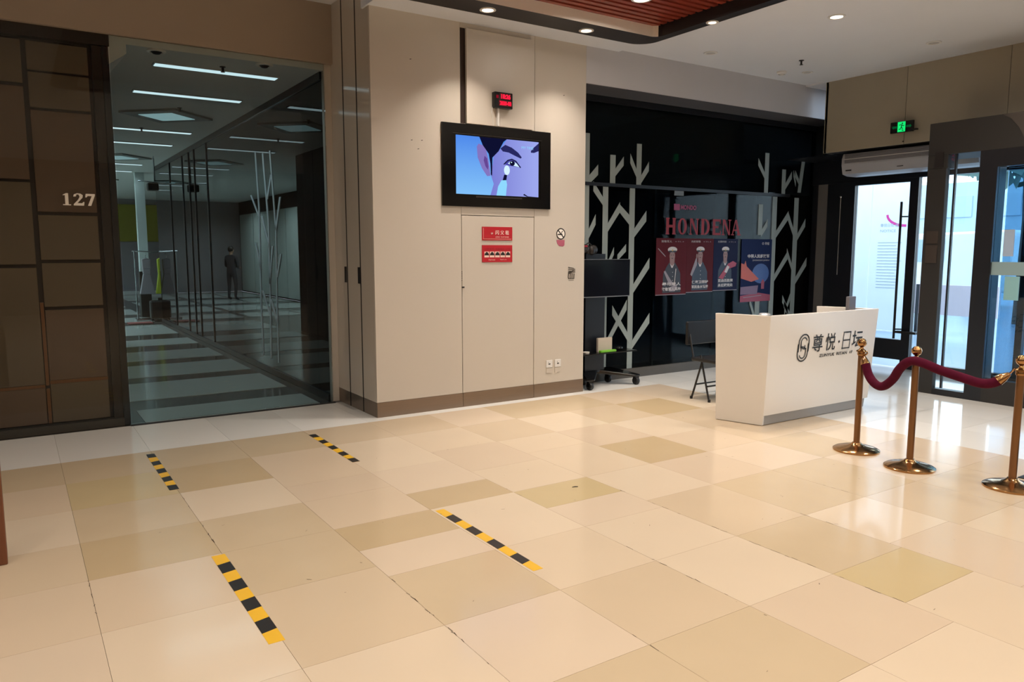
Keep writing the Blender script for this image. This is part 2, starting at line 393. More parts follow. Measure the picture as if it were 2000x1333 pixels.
for a, b in ((xl, 3.888), (3.892, 4.796), (4.80, xr)):
    MB().box(a, b, yf - .004, yf + .03, .0, .149, M_steel).build('kick_plate', wc)
sc = Sheet((0, yf, 0), (1, 0, 0), (0, 0, 1), (0, -1, 0), base=.0005)
for a, b in ((3.33, 2.71), (3.40, 2.63), (3.44, 2.715), (3.33, 3.47), (5.18, 3.33)): sc.strip([(a, b), (a + .018, b + .004)], .006, M_gap)
sc.build('scuff_marks', wc)
# side of the wall: three panels with recessed grooves and finger pulls
ys = (yf, 7.205, 7.56, 7.93)
for i in range(3):
    MB().box(xl, xl + .03, ys[i] + (.031 if i == 0 else .018), ys[i + 1] - .012, .15, 4.15, M_side).build('panel', wc)
    MB().box(xl, xl + .03, ys[i] + (.031 if i == 0 else .018), ys[i + 1] - .012, 0, .149, M_steel).build('kick_plate', wc)
for y in (7.205, 7.56): MB().box(xl + .001, xl + .03, y - .014, y + .020, 0, 4.15, M_gap).build('groove', wc)
for y in (7.22, 7.585): MB().box(xl - .003, xl + .02, y - .005, y + .055, 1.31, 1.475, M_bronze).build('finger_pull', wc)
MB().box(2.84, 2.92, 7.90, 7.96, 0, 4.15, M_panel).build('panel', wc)

# -------- television in a black surround
tvx0, tvx1, tvz0, tvz1 = 3.66, 4.998, 2.09, 2.913
tv = thing('television', 'wall television in a broad black surround showing a close-up of an eye', 'television', ((tvx0 + tvx1) / 2, yf, tvz0))
b = MB(); yb = yf - .022
b.box(tvx0, tvx1, yb, yf - .001, tvz0, tvz0 + .10, M_blackgloss); b.box(tvx0, tvx1, yb, yf - .001, tvz1 - .09, tvz1, M_blackgloss)
b.box(tvx0, tvx0 + .135, yb, yf - .001, tvz0 + .10, tvz1 - .09, M_blackgloss); b.box(tvx1 - .135, tvx1, yb, yf - .001, tvz0 + .10, tvz1 - .09, M_blackgloss)
tag(b.build('surround', tv), 'broad matt black surround')
MB().box(tvx0 + .135, tvx1 - .135, yf - .018, yf - .002, tvz0 + .10, tvz1 - .09, M_blackgloss).build('bezel', tv)
MB().box(tvx0 + .12, tvx1 - .12, yb - .004, yb, tvz1 - .10, tvz1 - .094, mat('dull_steel_line', '55504C', .3, metal=.8)).build('edge_strip', tv)
MB().box(4.05, 4.62, yb - .004, yb, 2.185, 2.20, mat('dull_steel_line', '55504C')).build('speaker_bar', tv)
sw, sh = 4.838 - 3.818, 2.80 - 2.215
E_bg = emis_grad('screen_blue', '4F8BF0', '86C6FF', 2, .6, 0, .95)
E_face = emis_grad('screen_face', '6D6AD6', 'A9B4FF', 0, -.35, .45, .85)
E_dk = emis('screen_hair', '0E1030', 1); E_ear = emis('screen_ear', '8A7BC8', .9); E_ear2 = emis('screen_ear_inner', '6A4A9A', .9); E_wh = emis('screen_white', 'D6F2FF', 1)
E_br = emis('screen_brow', '28285E', 1); E_lc = emis('screen_cyan', '8FD8FF', 1); E_lid = emis('screen_lid', '4C4AA8', 1)
s = Sheet((3.818, yf - .018, 2.215), (1, 0, 0), (0, 0, 1), (0, -1, 0), sw, sh)
s.rect(0, 0, 1, 1, E_bg, 1)
s.poly([(.40, 0), (.44, .20), (.40, .38), (.43, .55), (.44, .70), (.52, .82), (.60, 1), (1, 1), (1, 0)], E_face, 2)
s.poly([(.27, 1), (.31, .86), (.38, .72), (.40, .55), (.405, .36), (.42, .34), (.425, .66), (.50, .78), (.56, .95), (.60, 1)], E_dk, 3)
s.poly([(.24, .83), (.26, .88), (.31, .86), (.35, .78), (.375, .62), (.39, .48), (.40, .34), (.36, .33), (.30, .46), (.25, .64)], E_ear, 4)
s.poly([(.33, .68), (.36, .64), (.375, .50), (.37, .44), (.34, .50), (.32, .60)], E_ear2, 5)
s.poly([(.52, .83), (.58, .90), (.66, .86), (.74, .78), (.785, .70), (.77, .68), (.70, .72), (.62, .77), (.55, .78)], E_br, 5)
s.poly([(.56, .56), (.60, .63), (.65, .655), (.70, .63), (.74, .57), (.765, .52), (.70, .53), (.64, .535)], E_lid, 5)
s.poly([(.61, .575), (.64, .615), (.68, .62), (.72, .585), (.755, .525), (.69, .54)], E_wh, 6)
s.ell(.665, .585, .032, .045, E_dk, 7); s.ell(.655, .60, .008, .012, E_wh, 8, 8)
s.strip([(.56, .555), (.61, .63), (.66, .655), (.71, .625), (.77, .515)], .012, E_dk, 8)
s.poly([(.90, .83), (.94, .90), (1, .98), (1, .84), (.94, .80), (.90, .80)], E_br, 5)
s.ell(.598, .455, .036, .085, E_wh, 9); s.poly([(.565, .375), (.60, .37), (.59, .27), (.545, .27)], E_dk, 9)
s.poly([(.53, .27), (.59, .28), (.60, .20), (.585, 0), (.47, 0), (.49, .16)], E_lc, 9)
s.text('MY TIME', .78, .855, .93, .90, E_lc, 9)
s.poly([(.80, .03), (.815, .05), (.86, .01), (1, .0), (.85, .0)], E_dk, 9)
s.build('screen', tv)

# -------- digital clock
ck = thing('digital_clock', 'small black wall clock with glowing red digits above the television', 'digital clock', (4.34, yf - .06, 3.10))
MB().box(4.235, 4.455, yf - .095, yf - .036, 3.095, 3.255, M_blackgloss).build('case', ck, bevel=.006)
s = Sheet((4.235, yf - .096, 3.095), (1, 0, 0), (0, 0, 1), (0, -1, 0), .22, .16)
E_red = emis('red_led', 'FF1030', 3.0); E_red2 = emis('red_led_dim', 'C01030', .9)
s.rect(.28, .56, .90, .92, mat('red_window', '5A0612', .3), 1); s.rect(.22, .14, .94, .50, mat('red_window', '5A0612'), 1)
s.text('18:26', .36, .60, .86, .88, E_red, 2, .02); s.text('2020-08', .28, .20, .90, .44, E_red, 2, .02); s.text('88', .08, .60, .2, .8, E_red2, 2)
s.build('display', ck)
MB().tube([(4.24, yf - .05, 3.12), (4.225, yf - .05, 3.05), (4.245, yf - .04, 3.0), (4.25, yf - .04, 2.92)], .003, M_wp, 6).build('cord', ck)
MB().box(4.29, 4.31, yf - .065, yf - .036, 2.92, 3.095, M_wp).build('cable_cover', ck)

# -------- notices on the service door
n1 = MB().box(4.131, 4.508, yf - .006, yf - .0005, 1.748, 1.889, M_red).build('red_notice'); WORLD[n1.name] = n1.location.copy()
tag(n1, 'upper red notice with white characters on the service door', 'sign')
s = Sheet((4.131, yf - .006, 1.748), (1, 0, 0), (0, 0, 1), (0, -1, 0), .377, .141)
M_pink = mat('pale_print', 'E8C9BE', .5)
s.strip([(.04, .9), (.04, .1), (.96, .1)], .003, M_pink); s.text('⇔', .28, .42, .36, .6, M_pink)
for i, c in enumerate('闪父租'): s.text(c, .43 + .165 * i, .42, .55 + .165 * i, .74, M_pink, 2, .02)
s.text('ZONE  CUSTOMER', .43, .2, .88, .3, M_pink)
tag(s.build('print', n1), 'white characters and small lettering')
n2 = MB().box(4.130, 4.508, yf - .006, yf - .0005, 1.519, 1.698, M_red).build('red_notice'); WORLD[n2.name] = n2.location.copy()
tag(n2, 'lower red notice with a row of five small pictures on the service door', 'sign')
s = Sheet((4.130, yf - .006, 1.519), (1, 0, 0), (0, 0, 1), (0, -1, 0), .378, .179)
s.text('注意事项  温馨提示  公告', .08, .72, .92, .82, mat('dark_red_print', '8A1520', .5))
for i in range(5):
    a = .07 + i * .176; s.rect(a, .28, a + .15, .62, M_pink, 1)
    s.poly([(a, .40), (a + .02, .52), (a + .06, .60), (a + .11, .58), (a + .14, .48), (a + .15, .40)], M_ink, 2)
s.text('Wash hands', .2, .10, .42, .18, M_pink); s.text('Thank you', .58, .10, .80, .18, M_pink)
tag(s.build('print', n2), 'five small black and white pictures with captions')
# no-smoking sticker + pink sticker
ns = MB().lathe([(.064, 0), (.064, .002), (.001, .002), (.001, 0)], (0, 0, 0), M_paper, 28)
ns.v = [(5.16 + x, yf - .0005 - z, 1.826 + y) for x, y, z in ns.v]
ns = ns.build('no_smoking_sticker'); tag(ns, 'round black and white no smoking sticker right of the service door', 'sticker')
s = Sheet((5.16 - .064, yf - .0026, 1.826 - .064), (1, 0, 0), (0, 0, 1), (0, -1, 0), .128, .128, base=.0002)
s.strip([(.5 + .45 * math.cos(a * math.pi / 12), .5 + .45 * math.sin(a * math.pi / 12)) for a in range(24)], .012, M_ink, 1, True)
s.strip([(.18, .82), (.82, .18)], .012, M_ink, 2); s.rect(.14, .40, .68, .50, M_ink, 1); s.strip([(.55, .52), (.60, .66), (.72, .74)], .008, M_ink, 1)
s.build('emblem', ns)
pk = MB().prism([(5.10, yf - .0005, 1.758), (5.215, yf - .0005, 1.758), (5.212, yf - .0005, 1.70), (5.19, yf - .0005, 1.686), (5.14, yf - .0005, 1.69), (5.11, yf - .0005, 1.72)], (0, -.002, 0), mat('faded_pink', 'A8566A', .5)).build('pink_sticker')
tag(pk, 'small faded pink sticker under the no smoking sticker', 'sticker')
# scribbled dark sticker
sk = Sheet((5.255, yf - .0005, 1.295), (1, 0, 0), (0, 0, 1), (0, -1, 0), .12, .165)
M_scr = mat('scribble_ink', '3A3226', .6)
for i in range(3): sk.strip([(.1, .95 - .13 * i), (.7, .88 - .1 * i), (.95, .80 - .1 * i), (.45, .66 - .05 * i), (.1, .60 - .05 * i)], .009, M_scr, 1 + i)
for i in range(4): sk.strip([(.15 + .22 * i, .52), (.12 + .22 * i, .25), (.2 + .2 * i, .17)], .013, M_scr, 2)
sk.strip([(.1, .17), (.85, .17)], .008, M_scr, 1); sk.strip([(.15, .05), (.8, .05)], .004, M_scr, 1)
tag(sk.build('vertical_lettering'), 'torn remains of dark vertical lettering near the right edge of the cream wall', 'lettering')
for i, x in enumerate((4.965, 5.085)):
    o = MB().box(x, x + .086, yf - .010, yf - .0005, .325, .41, M_wp).build('wall_socket', bevel=.003)
    tag(o, ['white wall socket low on the cream wall, left of the pair', 'white wall socket with a dark slot, right of the pair'][i], 'socket'); WORLD[o.name] = o.location.copy()
    MB().box(x + .03, x + .056, yf - .0115, yf - .009, .36, .372, M_ink if i else M_gap).build('slot', o)
    MB().box(x + .03, x + .034, yf - .0115, yf - .009, .38, .39, M_gap).build('slot', o)
    MB().box(x + .004, x + .082, yf - .006, yf - .0005, .262, .32, M_panel).build('label_plate', o)

# ================================================================== HEADER, LEFT PANEL UNIT, CORRIDOR
hd = struct(MB().box(-7, 2.92, 7.83, 7.90, 3.56, 4.2, M_header).build('wall_header'))
# glass-fronted brown panel unit
wl = struct(MB().box(-3.5, .80, 7.99, 8.12, 0, 3.56, mat('brown_board', '33271E', .6)).build('wall_left'))
M_bp = mat('brown_leather_panel', '7C6650', .5, var=.06, scale=2); M_bp2 = mat('brown_leather_panel_red', '7E604C', .5, var=.08, scale=2)
M_trim = mat('copper_trim', '8A5F45', .3, metal=.7)
def bpan(x0, x1, z0, z1, mt=M_bp): MB().box(x0, x1, 7.96, 7.99, z0, z1, mt).build('panel', wl, bevel=.003, seg=1)
cols = ((.225, .69, (.08, .44, .47, 1.11, 1.14, 1.53, 1.56, 1.955, 1.985, 2.86, 2.885, 3.18, 3.20, 3.44)), (-.32, .185, (.08, .41, .44, 1.49, 1.52, 2.235, 2.26, 3.05, 3.08, 3.44)),
        (-.87, -.35, (.08, .6, .63, 1.3, 1.33, 2.1, 2.13, 3.44)), (-1.42, -.9, (.08, .9, .93, 1.7, 1.73, 3.44)))
for x0, x1, zs in cols:
    for k, i in enumerate(range(0, len(zs), 2)): bpan(x0, x1, zs[i], zs[i + 1], M_bp2 if (k + int(x0 * 10)) % 3 == 0 else M_bp)
for z0, z1 in ((.08, .42), (.43, 1.2)): MB().box(.192, .218, 7.955, 7.985, z0, z1 - .02, M_trim).build('joint_trim', wl)
MB().box(.225, .69, 7.955, 7.985, .44, .47, M_trim).build('joint_trim', wl)
MB().box(-.2, .185, 7.955, 7.985, .412, .438, M_trim).build('joint_trim', wl)
MB().box(-3.5, .86, 7.88, 8.12, 3.46, 3.56, mat('dark_brown_frame', '2E221B', .4)).build('top_frame', wl)
MB().box(.72, .80, 7.93, 7.985, .06, 3.46, mat('dark_brown_frame', '2E221B')).build('side_frame', wl)
MB().box(.80, .852, 7.90, 8.12, 0, 3.46, M_frame).build('corner_post', wl)
MB().box(-3.5, .80, 7.88, 7.99, 0, .07, mat('dark_stone_plinth', '4A443C', .3)).build('plinth', wl)
wg = struct(MB().box(-3.5, .852, 7.876, 7.886, .01, 3.55, M_glass_cor).build('window_2')); wg['label'] = 'clear glass front over the brown panels'
s = Sheet((.413, 7.875, 2.042), (1, 0, 0), (0, 0, 1), (0, -1, 0), .258, .108)
W127 = mat('white_vinyl', 'F0E9DC', .5)
s.poly([(.09, .08), (.19, .08), (.19, .98), (.13, .98), (.03, .86), (.03, .80), (.09, .82)], W127); s.rect(.02, 0, .26, .08, W127)
s.poly([(.34, .72), (.36, .9), (.46, 1), (.56, .98), (.63, .86), (.62, .66), (.50, .32), (.46, .2), (.60, .2), (.63, .3), (.67, .3), (.65, 0), (.34, 0), (.34, .10), (.48, .48), (.53, .72), (.50, .9), (.44, .9), (.42, .74)], W127)
s.poly([(.72, .98), (1, .98), (1, .86), (.87, 0), (.77, 0), (.90, .8), (.78, .8), (.74, .68), (.70, .68)], W127)
lt = s.build('unit_number'); tag(lt, 'white bold number 127 on the glass front', 'number')
# corridor glass leaf
gp = struct(MB().box(.86, 2.84, 7.872, 7.882, .01, 3.56, M_glass_cor).build('window_3')); gp['label'] = 'frameless glass pane closing the corridor'
# corridor ceiling with coffers
M_cc = mat('corridor_ceiling', 'DCDCD8', .85, var=.02)
cc = MB(); hl = [(1.93, 11.6), (1.93, 17.2), (1.93, 22.8)]
cc.box(-2.0, 2.84, 7.9, 31.5, 3.5, 3.56, M_cc); cc.box(2.84, 6, 19, 31.5, 3.5, 3.56, M_cc)
cc = cc.build('ceiling'); struct(cc)
MB().add([(.84, 7.9, 3.5), (1.0, 7.9, 3.5), (.84, 9.4, 3.5), (.84, 7.9, 3.3), (1.0, 7.9, 3.42), (.84, 9.4, 3.3)], [(0, 1, 2), (3, 4, 5), (0, 1, 4, 3), (1, 2, 5, 4), (0, 2, 5, 3)], M_cc).build('soffit', cc)
E_strip = emis('cool_tube_light', 'D8F4FA', 1.15)
ys_ = (8.52, 10.06, 13.2, 14.9, 18.6, 20.3, 24.0, 26)
for i, y in enumerate(ys_):
    t = thing('strip_light', ['nearest strip light on the corridor ceiling', 'second strip light along the corridor ceiling', 'third strip light, just beyond the first square light', 'fourth strip light along the corridor ceiling', 'fifth strip light along the corridor ceiling', 'sixth strip light along the corridor ceiling', 'seventh strip light, far down the corridor', 'farthest strip light of the corridor'][i], 'strip light', (1.93, y, 3.5), 'strip lights along the corridor ceiling')
    MB().box(1.31, 2.55, y - .075, y + .075, 3.488, 3.4995, mat('strip_frame', 'B8BCBC', .5)).build('frame', t)
    MB().box(1.325, 2.535, y - .06, y + .06, 3.484, 3.489, E_strip).build('diffuser', t)
    lamp_disk('lamp', (0, 0, -.03), 6, COOL, 1.2, parent=t, shape='RECTANGLE', sy=.13)
for i, (x, y) in enumerate(hl):
    t = thing('square_light', ['diamond-set square light, nearest on the corridor ceiling', 'diamond-set square light, second along the corridor ceiling', 'diamond-set square light, farthest on the corridor ceiling'][i], 'ceiling light', (x, y, 3.5), 'square lights on the corridor ceiling')
    q = .60
    MB().prism([(x - q, y, 3.47), (x, y - q, 3.47), (x + q, y, 3.47), (x, y + q, 3.47)], (0, 0, .028), mat('square_light_rim', '7E8886', .5)).build('frame', t)
    MB().prism([(x - .36, y, 3.464), (x, y - .36, 3.464), (x + .36, y, 3.464), (x, y + .36, 3.464)], (0, 0, .008), emis('square_light_face', 'A8D2D6', .55)).build('diffuser', t)
    lamp_disk('lamp', (0, 0, -.08), 6, COOL, .9, parent=t)
for i, (x, y) in enumerate(((1.266, 7.99), (2.26, 7.98))):
    t = thing('recessed_spotlight', ['unlit round spotlight at the left of the corridor mouth ceiling', 'unlit round spotlight at the right of the corridor mouth ceiling'][i], 'spotlight', (x, y, 3.5))
    MB().lathe([(.065, 0), (.085, 0), (.085, -.012), (.06, -.016), (.055, 0)], (x, y, 3.5), M_satin, 20).build('ring', t, smooth=True)
    MB().lathe([(.055, -.004), (.03, -.03), (.001, -.035), (.001, 0)], (x, y, 3.5), M_bronze, 16).build('bulb', t, smooth=True)
sprinkler(1.93, 8.30, 3.5, 'sprinkler head beside the nearest corridor strip light')
sprinkler(1.98, 10.95, 3.5, 'sprinkler head in front of the first square corridor light')
sprinkler(1.80, 13.05, 3.5, 'sprinkler head beside the third corridor strip light')
# corridor far end and side
M_wallg = mat('grey_green_panel', 'C6D0C8', .5, var=.05)
blk = struct(MB().box(-3.0, .83, 8.13, 15.2, 0, 3.5, mat('dark_block', '121214', .5)).build('wall_left')); blk['label'] = 'dark shop unit behind the brown panels'
for yy in (16.5, 19.5, 22.0, 24.3, 28.5): lamp_disk('concourse_fill_lamp', (-.6, yy, 3.45), 80, COOL, .9)  # unseen lamps added to brighten the corridor and its left wall panels
lw = struct(MB().box(-2.1, -2.0, 8.12, 31.5, 0, 3.5, M_dark).build('wall_left'))
for k in range(8): MB().box(-2.0, -1.97, 15.3 + k * 2.0, 17.2 + k * 2.0, .05, 3.0, M_wallg).build('panel', lw)
fwl = struct(MB().box(-2.1, 6.1, 31.4, 31.5, 0, 3.56, mat('far_grey', '8A8688', .6)).build('wall_back'))
MB().box(2.3, 5.0, 31.3, 31.4, 1.95, 3.3, mat('olive_yellow', '8F8A2C', .6)).build('fascia', fwl)
MB().box(2.5, 5.0, 31.25, 31.3, .1, 1.93, mat('far_panel_grey', '8E8A90', .6)).build('panel', fwl)
MB().box(2.5, 5.0, 31.2, 31.3, .0, .12, mat('far_white', 'D0D0D0', .6)).build('skirting', fwl)
rb = struct(MB().box(6.0, 6.1, 19, 31.5, 0, 3.5, M_dark).build('wall_right')); rb['label'] = 'dark side wall beyond the shop'

# ================================================================== STOREFRONT
ys0 = 7.30
w1 = struct(MB().box(5.5, 10.35, ys0, ys0 + .012, .10, 3.5, M_glass_store).build('window_1'))
MB().box(5.5, 10.35, ys0 - .03, ys0 + .05, 0, .12, mat('dark_stone_plinth', '4A443C')).build('plinth', w1)
MB().box(5.5, 9.72, ys0 - .02, ys0 + .03, 2.425, 2.465, M_frame).build('transom', w1)
MB().box(5.5, 10.35, ys0 - .01, ys0 + .03, 3.42, 3.5, M_frame).build('head_rail', w1)
MB().box(6.0, 6.3, ys0 + .02, ys0 + .05, 0, .1, M_frame).build('rail', w1)
for x in (7.02, 8.16, 9.0): MB().box(x, x + .03, ys0 + .013, ys0 + .05, .12, 2.42, M_frame).build('mullion', w1)
MB().box(7.35, 7.52, ys0 - .008, ys0 - .001, 2.36, 2.42, mat('grey_label', '6C7478', .5)).build('lock_plate', w1)
w4 = struct(MB().box(2.84, 2.852, 7.96, 19.0, .06, 3.5, M_glass_side).build('window_4')); w4['label'] = 'dark reflective glass wall along the corridor'
MB().box(2.82, 2.87, 7.96, 19.0, 0, .07, M_frame).build('plinth', w4)
MB().box(2.82, 2.87, 7.96, 19.0, 3.42, 3.5, M_frame).build('head_rail', w4)
for y in (13.6, 14.62, 15.1, 15.74, 17.1): MB().box(2.825, 2.86, y, y + .03, .07, 3.42, M_frame).build('mullion', w4)
# shop interior: a dark room
si = MB(); M_si = mat('dark_shop_wall', '15171B', .7)
si.box(2.9, 10.9, 19.0, 19.1, 0, 3.6, M_si); si.box(10.9, 11.0, 7.35, 19, 0, 3.6, M_si); si.box(2.86, 11, 7.96, 19, 3.5, 3.6, M_si); si.box(5.5, 11, 7.3, 7.97, 3.5, 3.6, M_si)
struct(si.build('wall_shop'))
sf_ = struct(MB().box(2.86, 10.95, 7.35, 19, -.05, 0, mat('dark_shop_floor', '2A2C30', .3)).build('floor')); sf_['label'] = 'dark shop floor'
M_cab = mat('blue_grey_cabinet', '56707E', .5)
# tree decals on the glass
M_dec = mat('pale_tree_film', '8E9894', .6, var=.04)
def tree_decal(strips, x0, name='tree_decal'):
    b = MB(); yy = ys0 - .004
    for (a, c, d, e, wd) in strips:
        p = Vector((a, c)); q = Vector((d, e)); t_ = (q - p).normalized(); nn = Vector((-t_.y, t_.x)) * wd / 2
        if abs(t_.x) < .2: nn = Vector((wd / 2, 0))
        else: nn = Vector((0, wd * .62))
        if abs(t_.x) > .2:
            pts = [p + nn, p - nn, q - nn * .9 + t_ * 0, q + Vector((0, wd * 1.0))]
        else: pts = [p + nn, p - nn, q - nn, q + nn]
        b.prism([(v.x, yy, v.y) for v in pts], (0, .004, 0), M_dec)
        yy -= .0006
    return b.build(name, w1)
tree_decal([(5.87, .12, 5.87, 3.04, .09), (5.89, 2.47, 6.05, 2.60, .08), (5.84, 2.74, 5.72, 2.9, .08), (5.83, 1.70, 6.02, 2.0, .08)], 0)
tree_decal([(6.285, 2.465, 6.285, 2.81, .085), (6.30, 2.57, 6.46, 2.73, .07)], 0)
tree_decal([(6.175, .12, 6.175, 2.42, .085), (6.17, 2.20, 5.98, 2.40, .075), (6.20, 1.90, 6.41, 2.16, .08), (6.41, 2.16, 6.60, 1.98, .08), (6.21, .45, 6.55, .93, .08), (6.60, .50, 6.31, .87, .08), (6.20, 1.42, 6.32, 1.62, .06), (6.38, 1.55, 6.52, 1.66, .06)], 0)
tree_decal([(6.718, 2.465, 6.718, 2.975, .08), (6.70, 2.57, 6.57, 2.77, .075), (6.73, 2.50, 6.885, 2.69, .075)], 0)
tree_decal([(6.615, .12, 6.615, 2.42, .088), (6.64, 1.84, 6.86, 2.06, .085), (6.64, 1.13, 6.93, 1.46, .085), (6.65, .42, 6.95, .74, .085)], 0)
tree_decal([(9.19, 2.465, 9.19, 3.03, .085), (9.17, 2.68, 9.0, 2.88, .065)], 0)
tree_decal([(9.58, 2.465, 9.58, 2.82, .08), (9.60, 2.55, 9.76, 2.73, .07), (9.86, 2.62, 9.80, 2.76, .06)], 0)
tree_decal([(9.95, 2.50, 10.02, 2.96, .075), (9.93, 2.66, 9.84, 2.76, .06)], 0)
tree_decal([(9.40, .12, 9.40, 2.42, .10), (9.42, 1.84, 9.72, 2.14, .08), (9.42, 1.2, 9.74, 1.55, .08), (9.38, 1.45, 9.24, 1.68, .07), (9.72, .70, 9.84, .92, .07), (9.80, .72, 9.66, .9, .07)], 0)
tree_decal([(9.90, .12, 9.90, 2.42, .10), (9.88, 1.86, 9.72, 2.12, .08), (9.92, 1.80, 10.13, 2.04, .075), (9.92, 1.15, 10.20, 1.45, .08), (9.87, 1.35, 9.72, 1.60, .07), (9.88, .62, 9.70, .82, .07)], 0)
tree_decal([(9.09, .12, 9.09, .92, .10), (9.09, 1.86, 9.09, 2.3, .09), (9.12, 1.88, 9.25, 2.02, .07), (9.06, .62, 8.92, .9, .07)], 0)
MB().box(5.5, 10.3, 7.37, 7.40, 2.47, 3.44, mat('upper_tone_board', '3E4146', .8)).build('upper_tone_board', w1)  # board added behind the glass so the upper panes read less black
MB().box(5.6, 10.2, 8.2, 8.25, 0, 2.47, mat('lower_tone_board', '2C3442', .8)).build('lower_tone_board', w1)  # second added board, lifting the tone of the lower panes
# small tree decal on the corridor side glass
b = MB()
def ystrip(pts, wd):
    for (y0, z0), (y1, z1) in zip(pts[:-1], pts[1:]):
        b.prism([(2.834, y0 - wd, z0), (2.834, y0 + wd, z0), (2.834, y1 + wd, z1), (2.834, y1 - wd, z1)], (.004, 0, 0), M_dec)
M_dec = mat('pale_film_bright', 'DCE6EA', .6)
ystrip([(10.58, .2), (10.60, .9), (10.52, 2.2), (10.60, 2.95)], .028); ystrip([(10.21, .2), (10.15, 1.0), (10.10, 2.0), (10.25, 2.9)], .028); ystrip([(9.87, .18), (9.85, 1.0), (9.78, 1.9), (9.92, 2.9)], .024)
ystrip([(10.56, 1.4), (10.75, 1.75)], .03); ystrip([(10.55, 2.1), (10.9, 2.4)], .03); ystrip([(10.15, 1.2), (9.95, 1.7)], .03); ystrip([(10.12, 1.7), (10.4, 2.1)], .03); ystrip([(9.80, 1.3), (9.6, 1.6)], .03); ystrip([(10.2, .8), (10.5, 1.1)], .03); ystrip([(9.78, 1.9), (9.55, 2.3)], .03)
ystrip([(10.12, 2.3), (9.9, 2.6)], .03); ystrip([(9.86, .7), (10.1, 1.0)], .03)
b.build('tree_decal', w4)

# red shop letters (slab capitals) standing behind the glass
M_lr = mat('letter_red', '84101F', .6, emit=.01, ecol='C01030')
L = {
 'H': [(0, 0, .26, 1), (.62, 0, .88, 1), (.26, .42, .62, .58)], 'N': None, 'O': None,
 'E': [(.05, 0, .32, 1), (.32, .86, .85, 1), (.32, .44, .65, .57), (.32, 0, .9, .14)],
}
lx = [7.19, 7.40, 7.62, 7.84, 8.06, 8.26, 8.45]
for ch, x in zip('HONDENA', lx):
    s = Sheet((x, ys0 - .03, 1.85 - .0), (1, 0, 0), (0, 0, 1), (0, -1, 0), .19, .215, base=0)
    def slab(a, b_): s.rect(a - .04, b_, a + .30, b_ + .07, M_lr, 2)
    if ch == 'H': [s.rect(*r, M_lr) for r in L['H']]; [slab(a, c) for a in (0, .62) for c in (0, .93)]
    if ch == 'E': [s.rect(*r, M_lr) for r in L['E']]; s.rect(.78, .72, .86, 1, M_lr, 2); s.rect(.82, 0, .9, .28, M_lr, 2)
    if ch == 'N': s.rect(.06, 0, .16, 1, M_lr); s.rect(.74, 0, .84, 1, M_lr); s.poly([(.02, 1), (.30, 1), (.84, .0), (.70, 0)], M_lr, 2); s.rect(-.04, 0, .26, .07, M_lr, 3); s.rect(.64, .93, .94, 1, M_lr, 3)
    if ch == 'A': s.poly([(.38, 1), (.56, 1), (.98, 0), (.70, 0)], M_lr); s.poly([(.38, 1), (.48, 1), (.14, 0), (.04, 0)], M_lr, 2); s.rect(.2, .28, .74, .38, M_lr, 3); s.rect(-.04, 0, .28, .07, M_lr, 3); s.rect(.62, 0, 1.02, .07, M_lr, 3)
    if ch == 'O':
        for i in range(24):
            a0 = i * math.pi / 12; a1 = a0 + math.pi / 12
            s.poly([(.46 + .44 * math.cos(a0), .5 + .5 * math.sin(a0)), (.46 + .44 * math.cos(a1), .5 + .5 * math.sin(a1)), (.46 + .2 * math.cos(a1), .5 + .42 * math.sin(a1)), (.46 + .2 * math.cos(a0), .5 + .42 * math.sin(a0))], M_lr)
    if ch == 'D':
        s.rect(.05, 0, .32, 1, M_lr); slab(.05, 0); slab(.05, .93)
        for i in range(12):
            a0 = -math.pi / 2 + i * math.pi / 12; a1 = a0 + math.pi / 12
            s.poly([(.4 + .5 * math.cos(a0), .5 + .5 * math.sin(a0)), (.4 + .5 * math.cos(a1), .5 + .5 * math.sin(a1)), (.4 + .24 * math.cos(a1), .5 + .4 * math.sin(a1)), (.4 + .24 * math.cos(a0), .5 + .4 * math.sin(a0))], M_lr)
    k_ = s.mb; n_ = len(k_.v)
    o = s.build('letter', w1)
# pale small sign above the letters, seen in the glass
s = Sheet((7.35, ys0 - .001, 2.16), (1, 0, 0), (0, 0, 1), (0, -1, 0), .42, .10)
M_mag = mat('magenta_print', '8C2C55', .5, emit=.05)
s.rect(0, .1, .26, .9, M_mag); s.text('MONDO', .3, .2, 1, .8, M_mag, 1, .03); s.build('glass_print', w1)

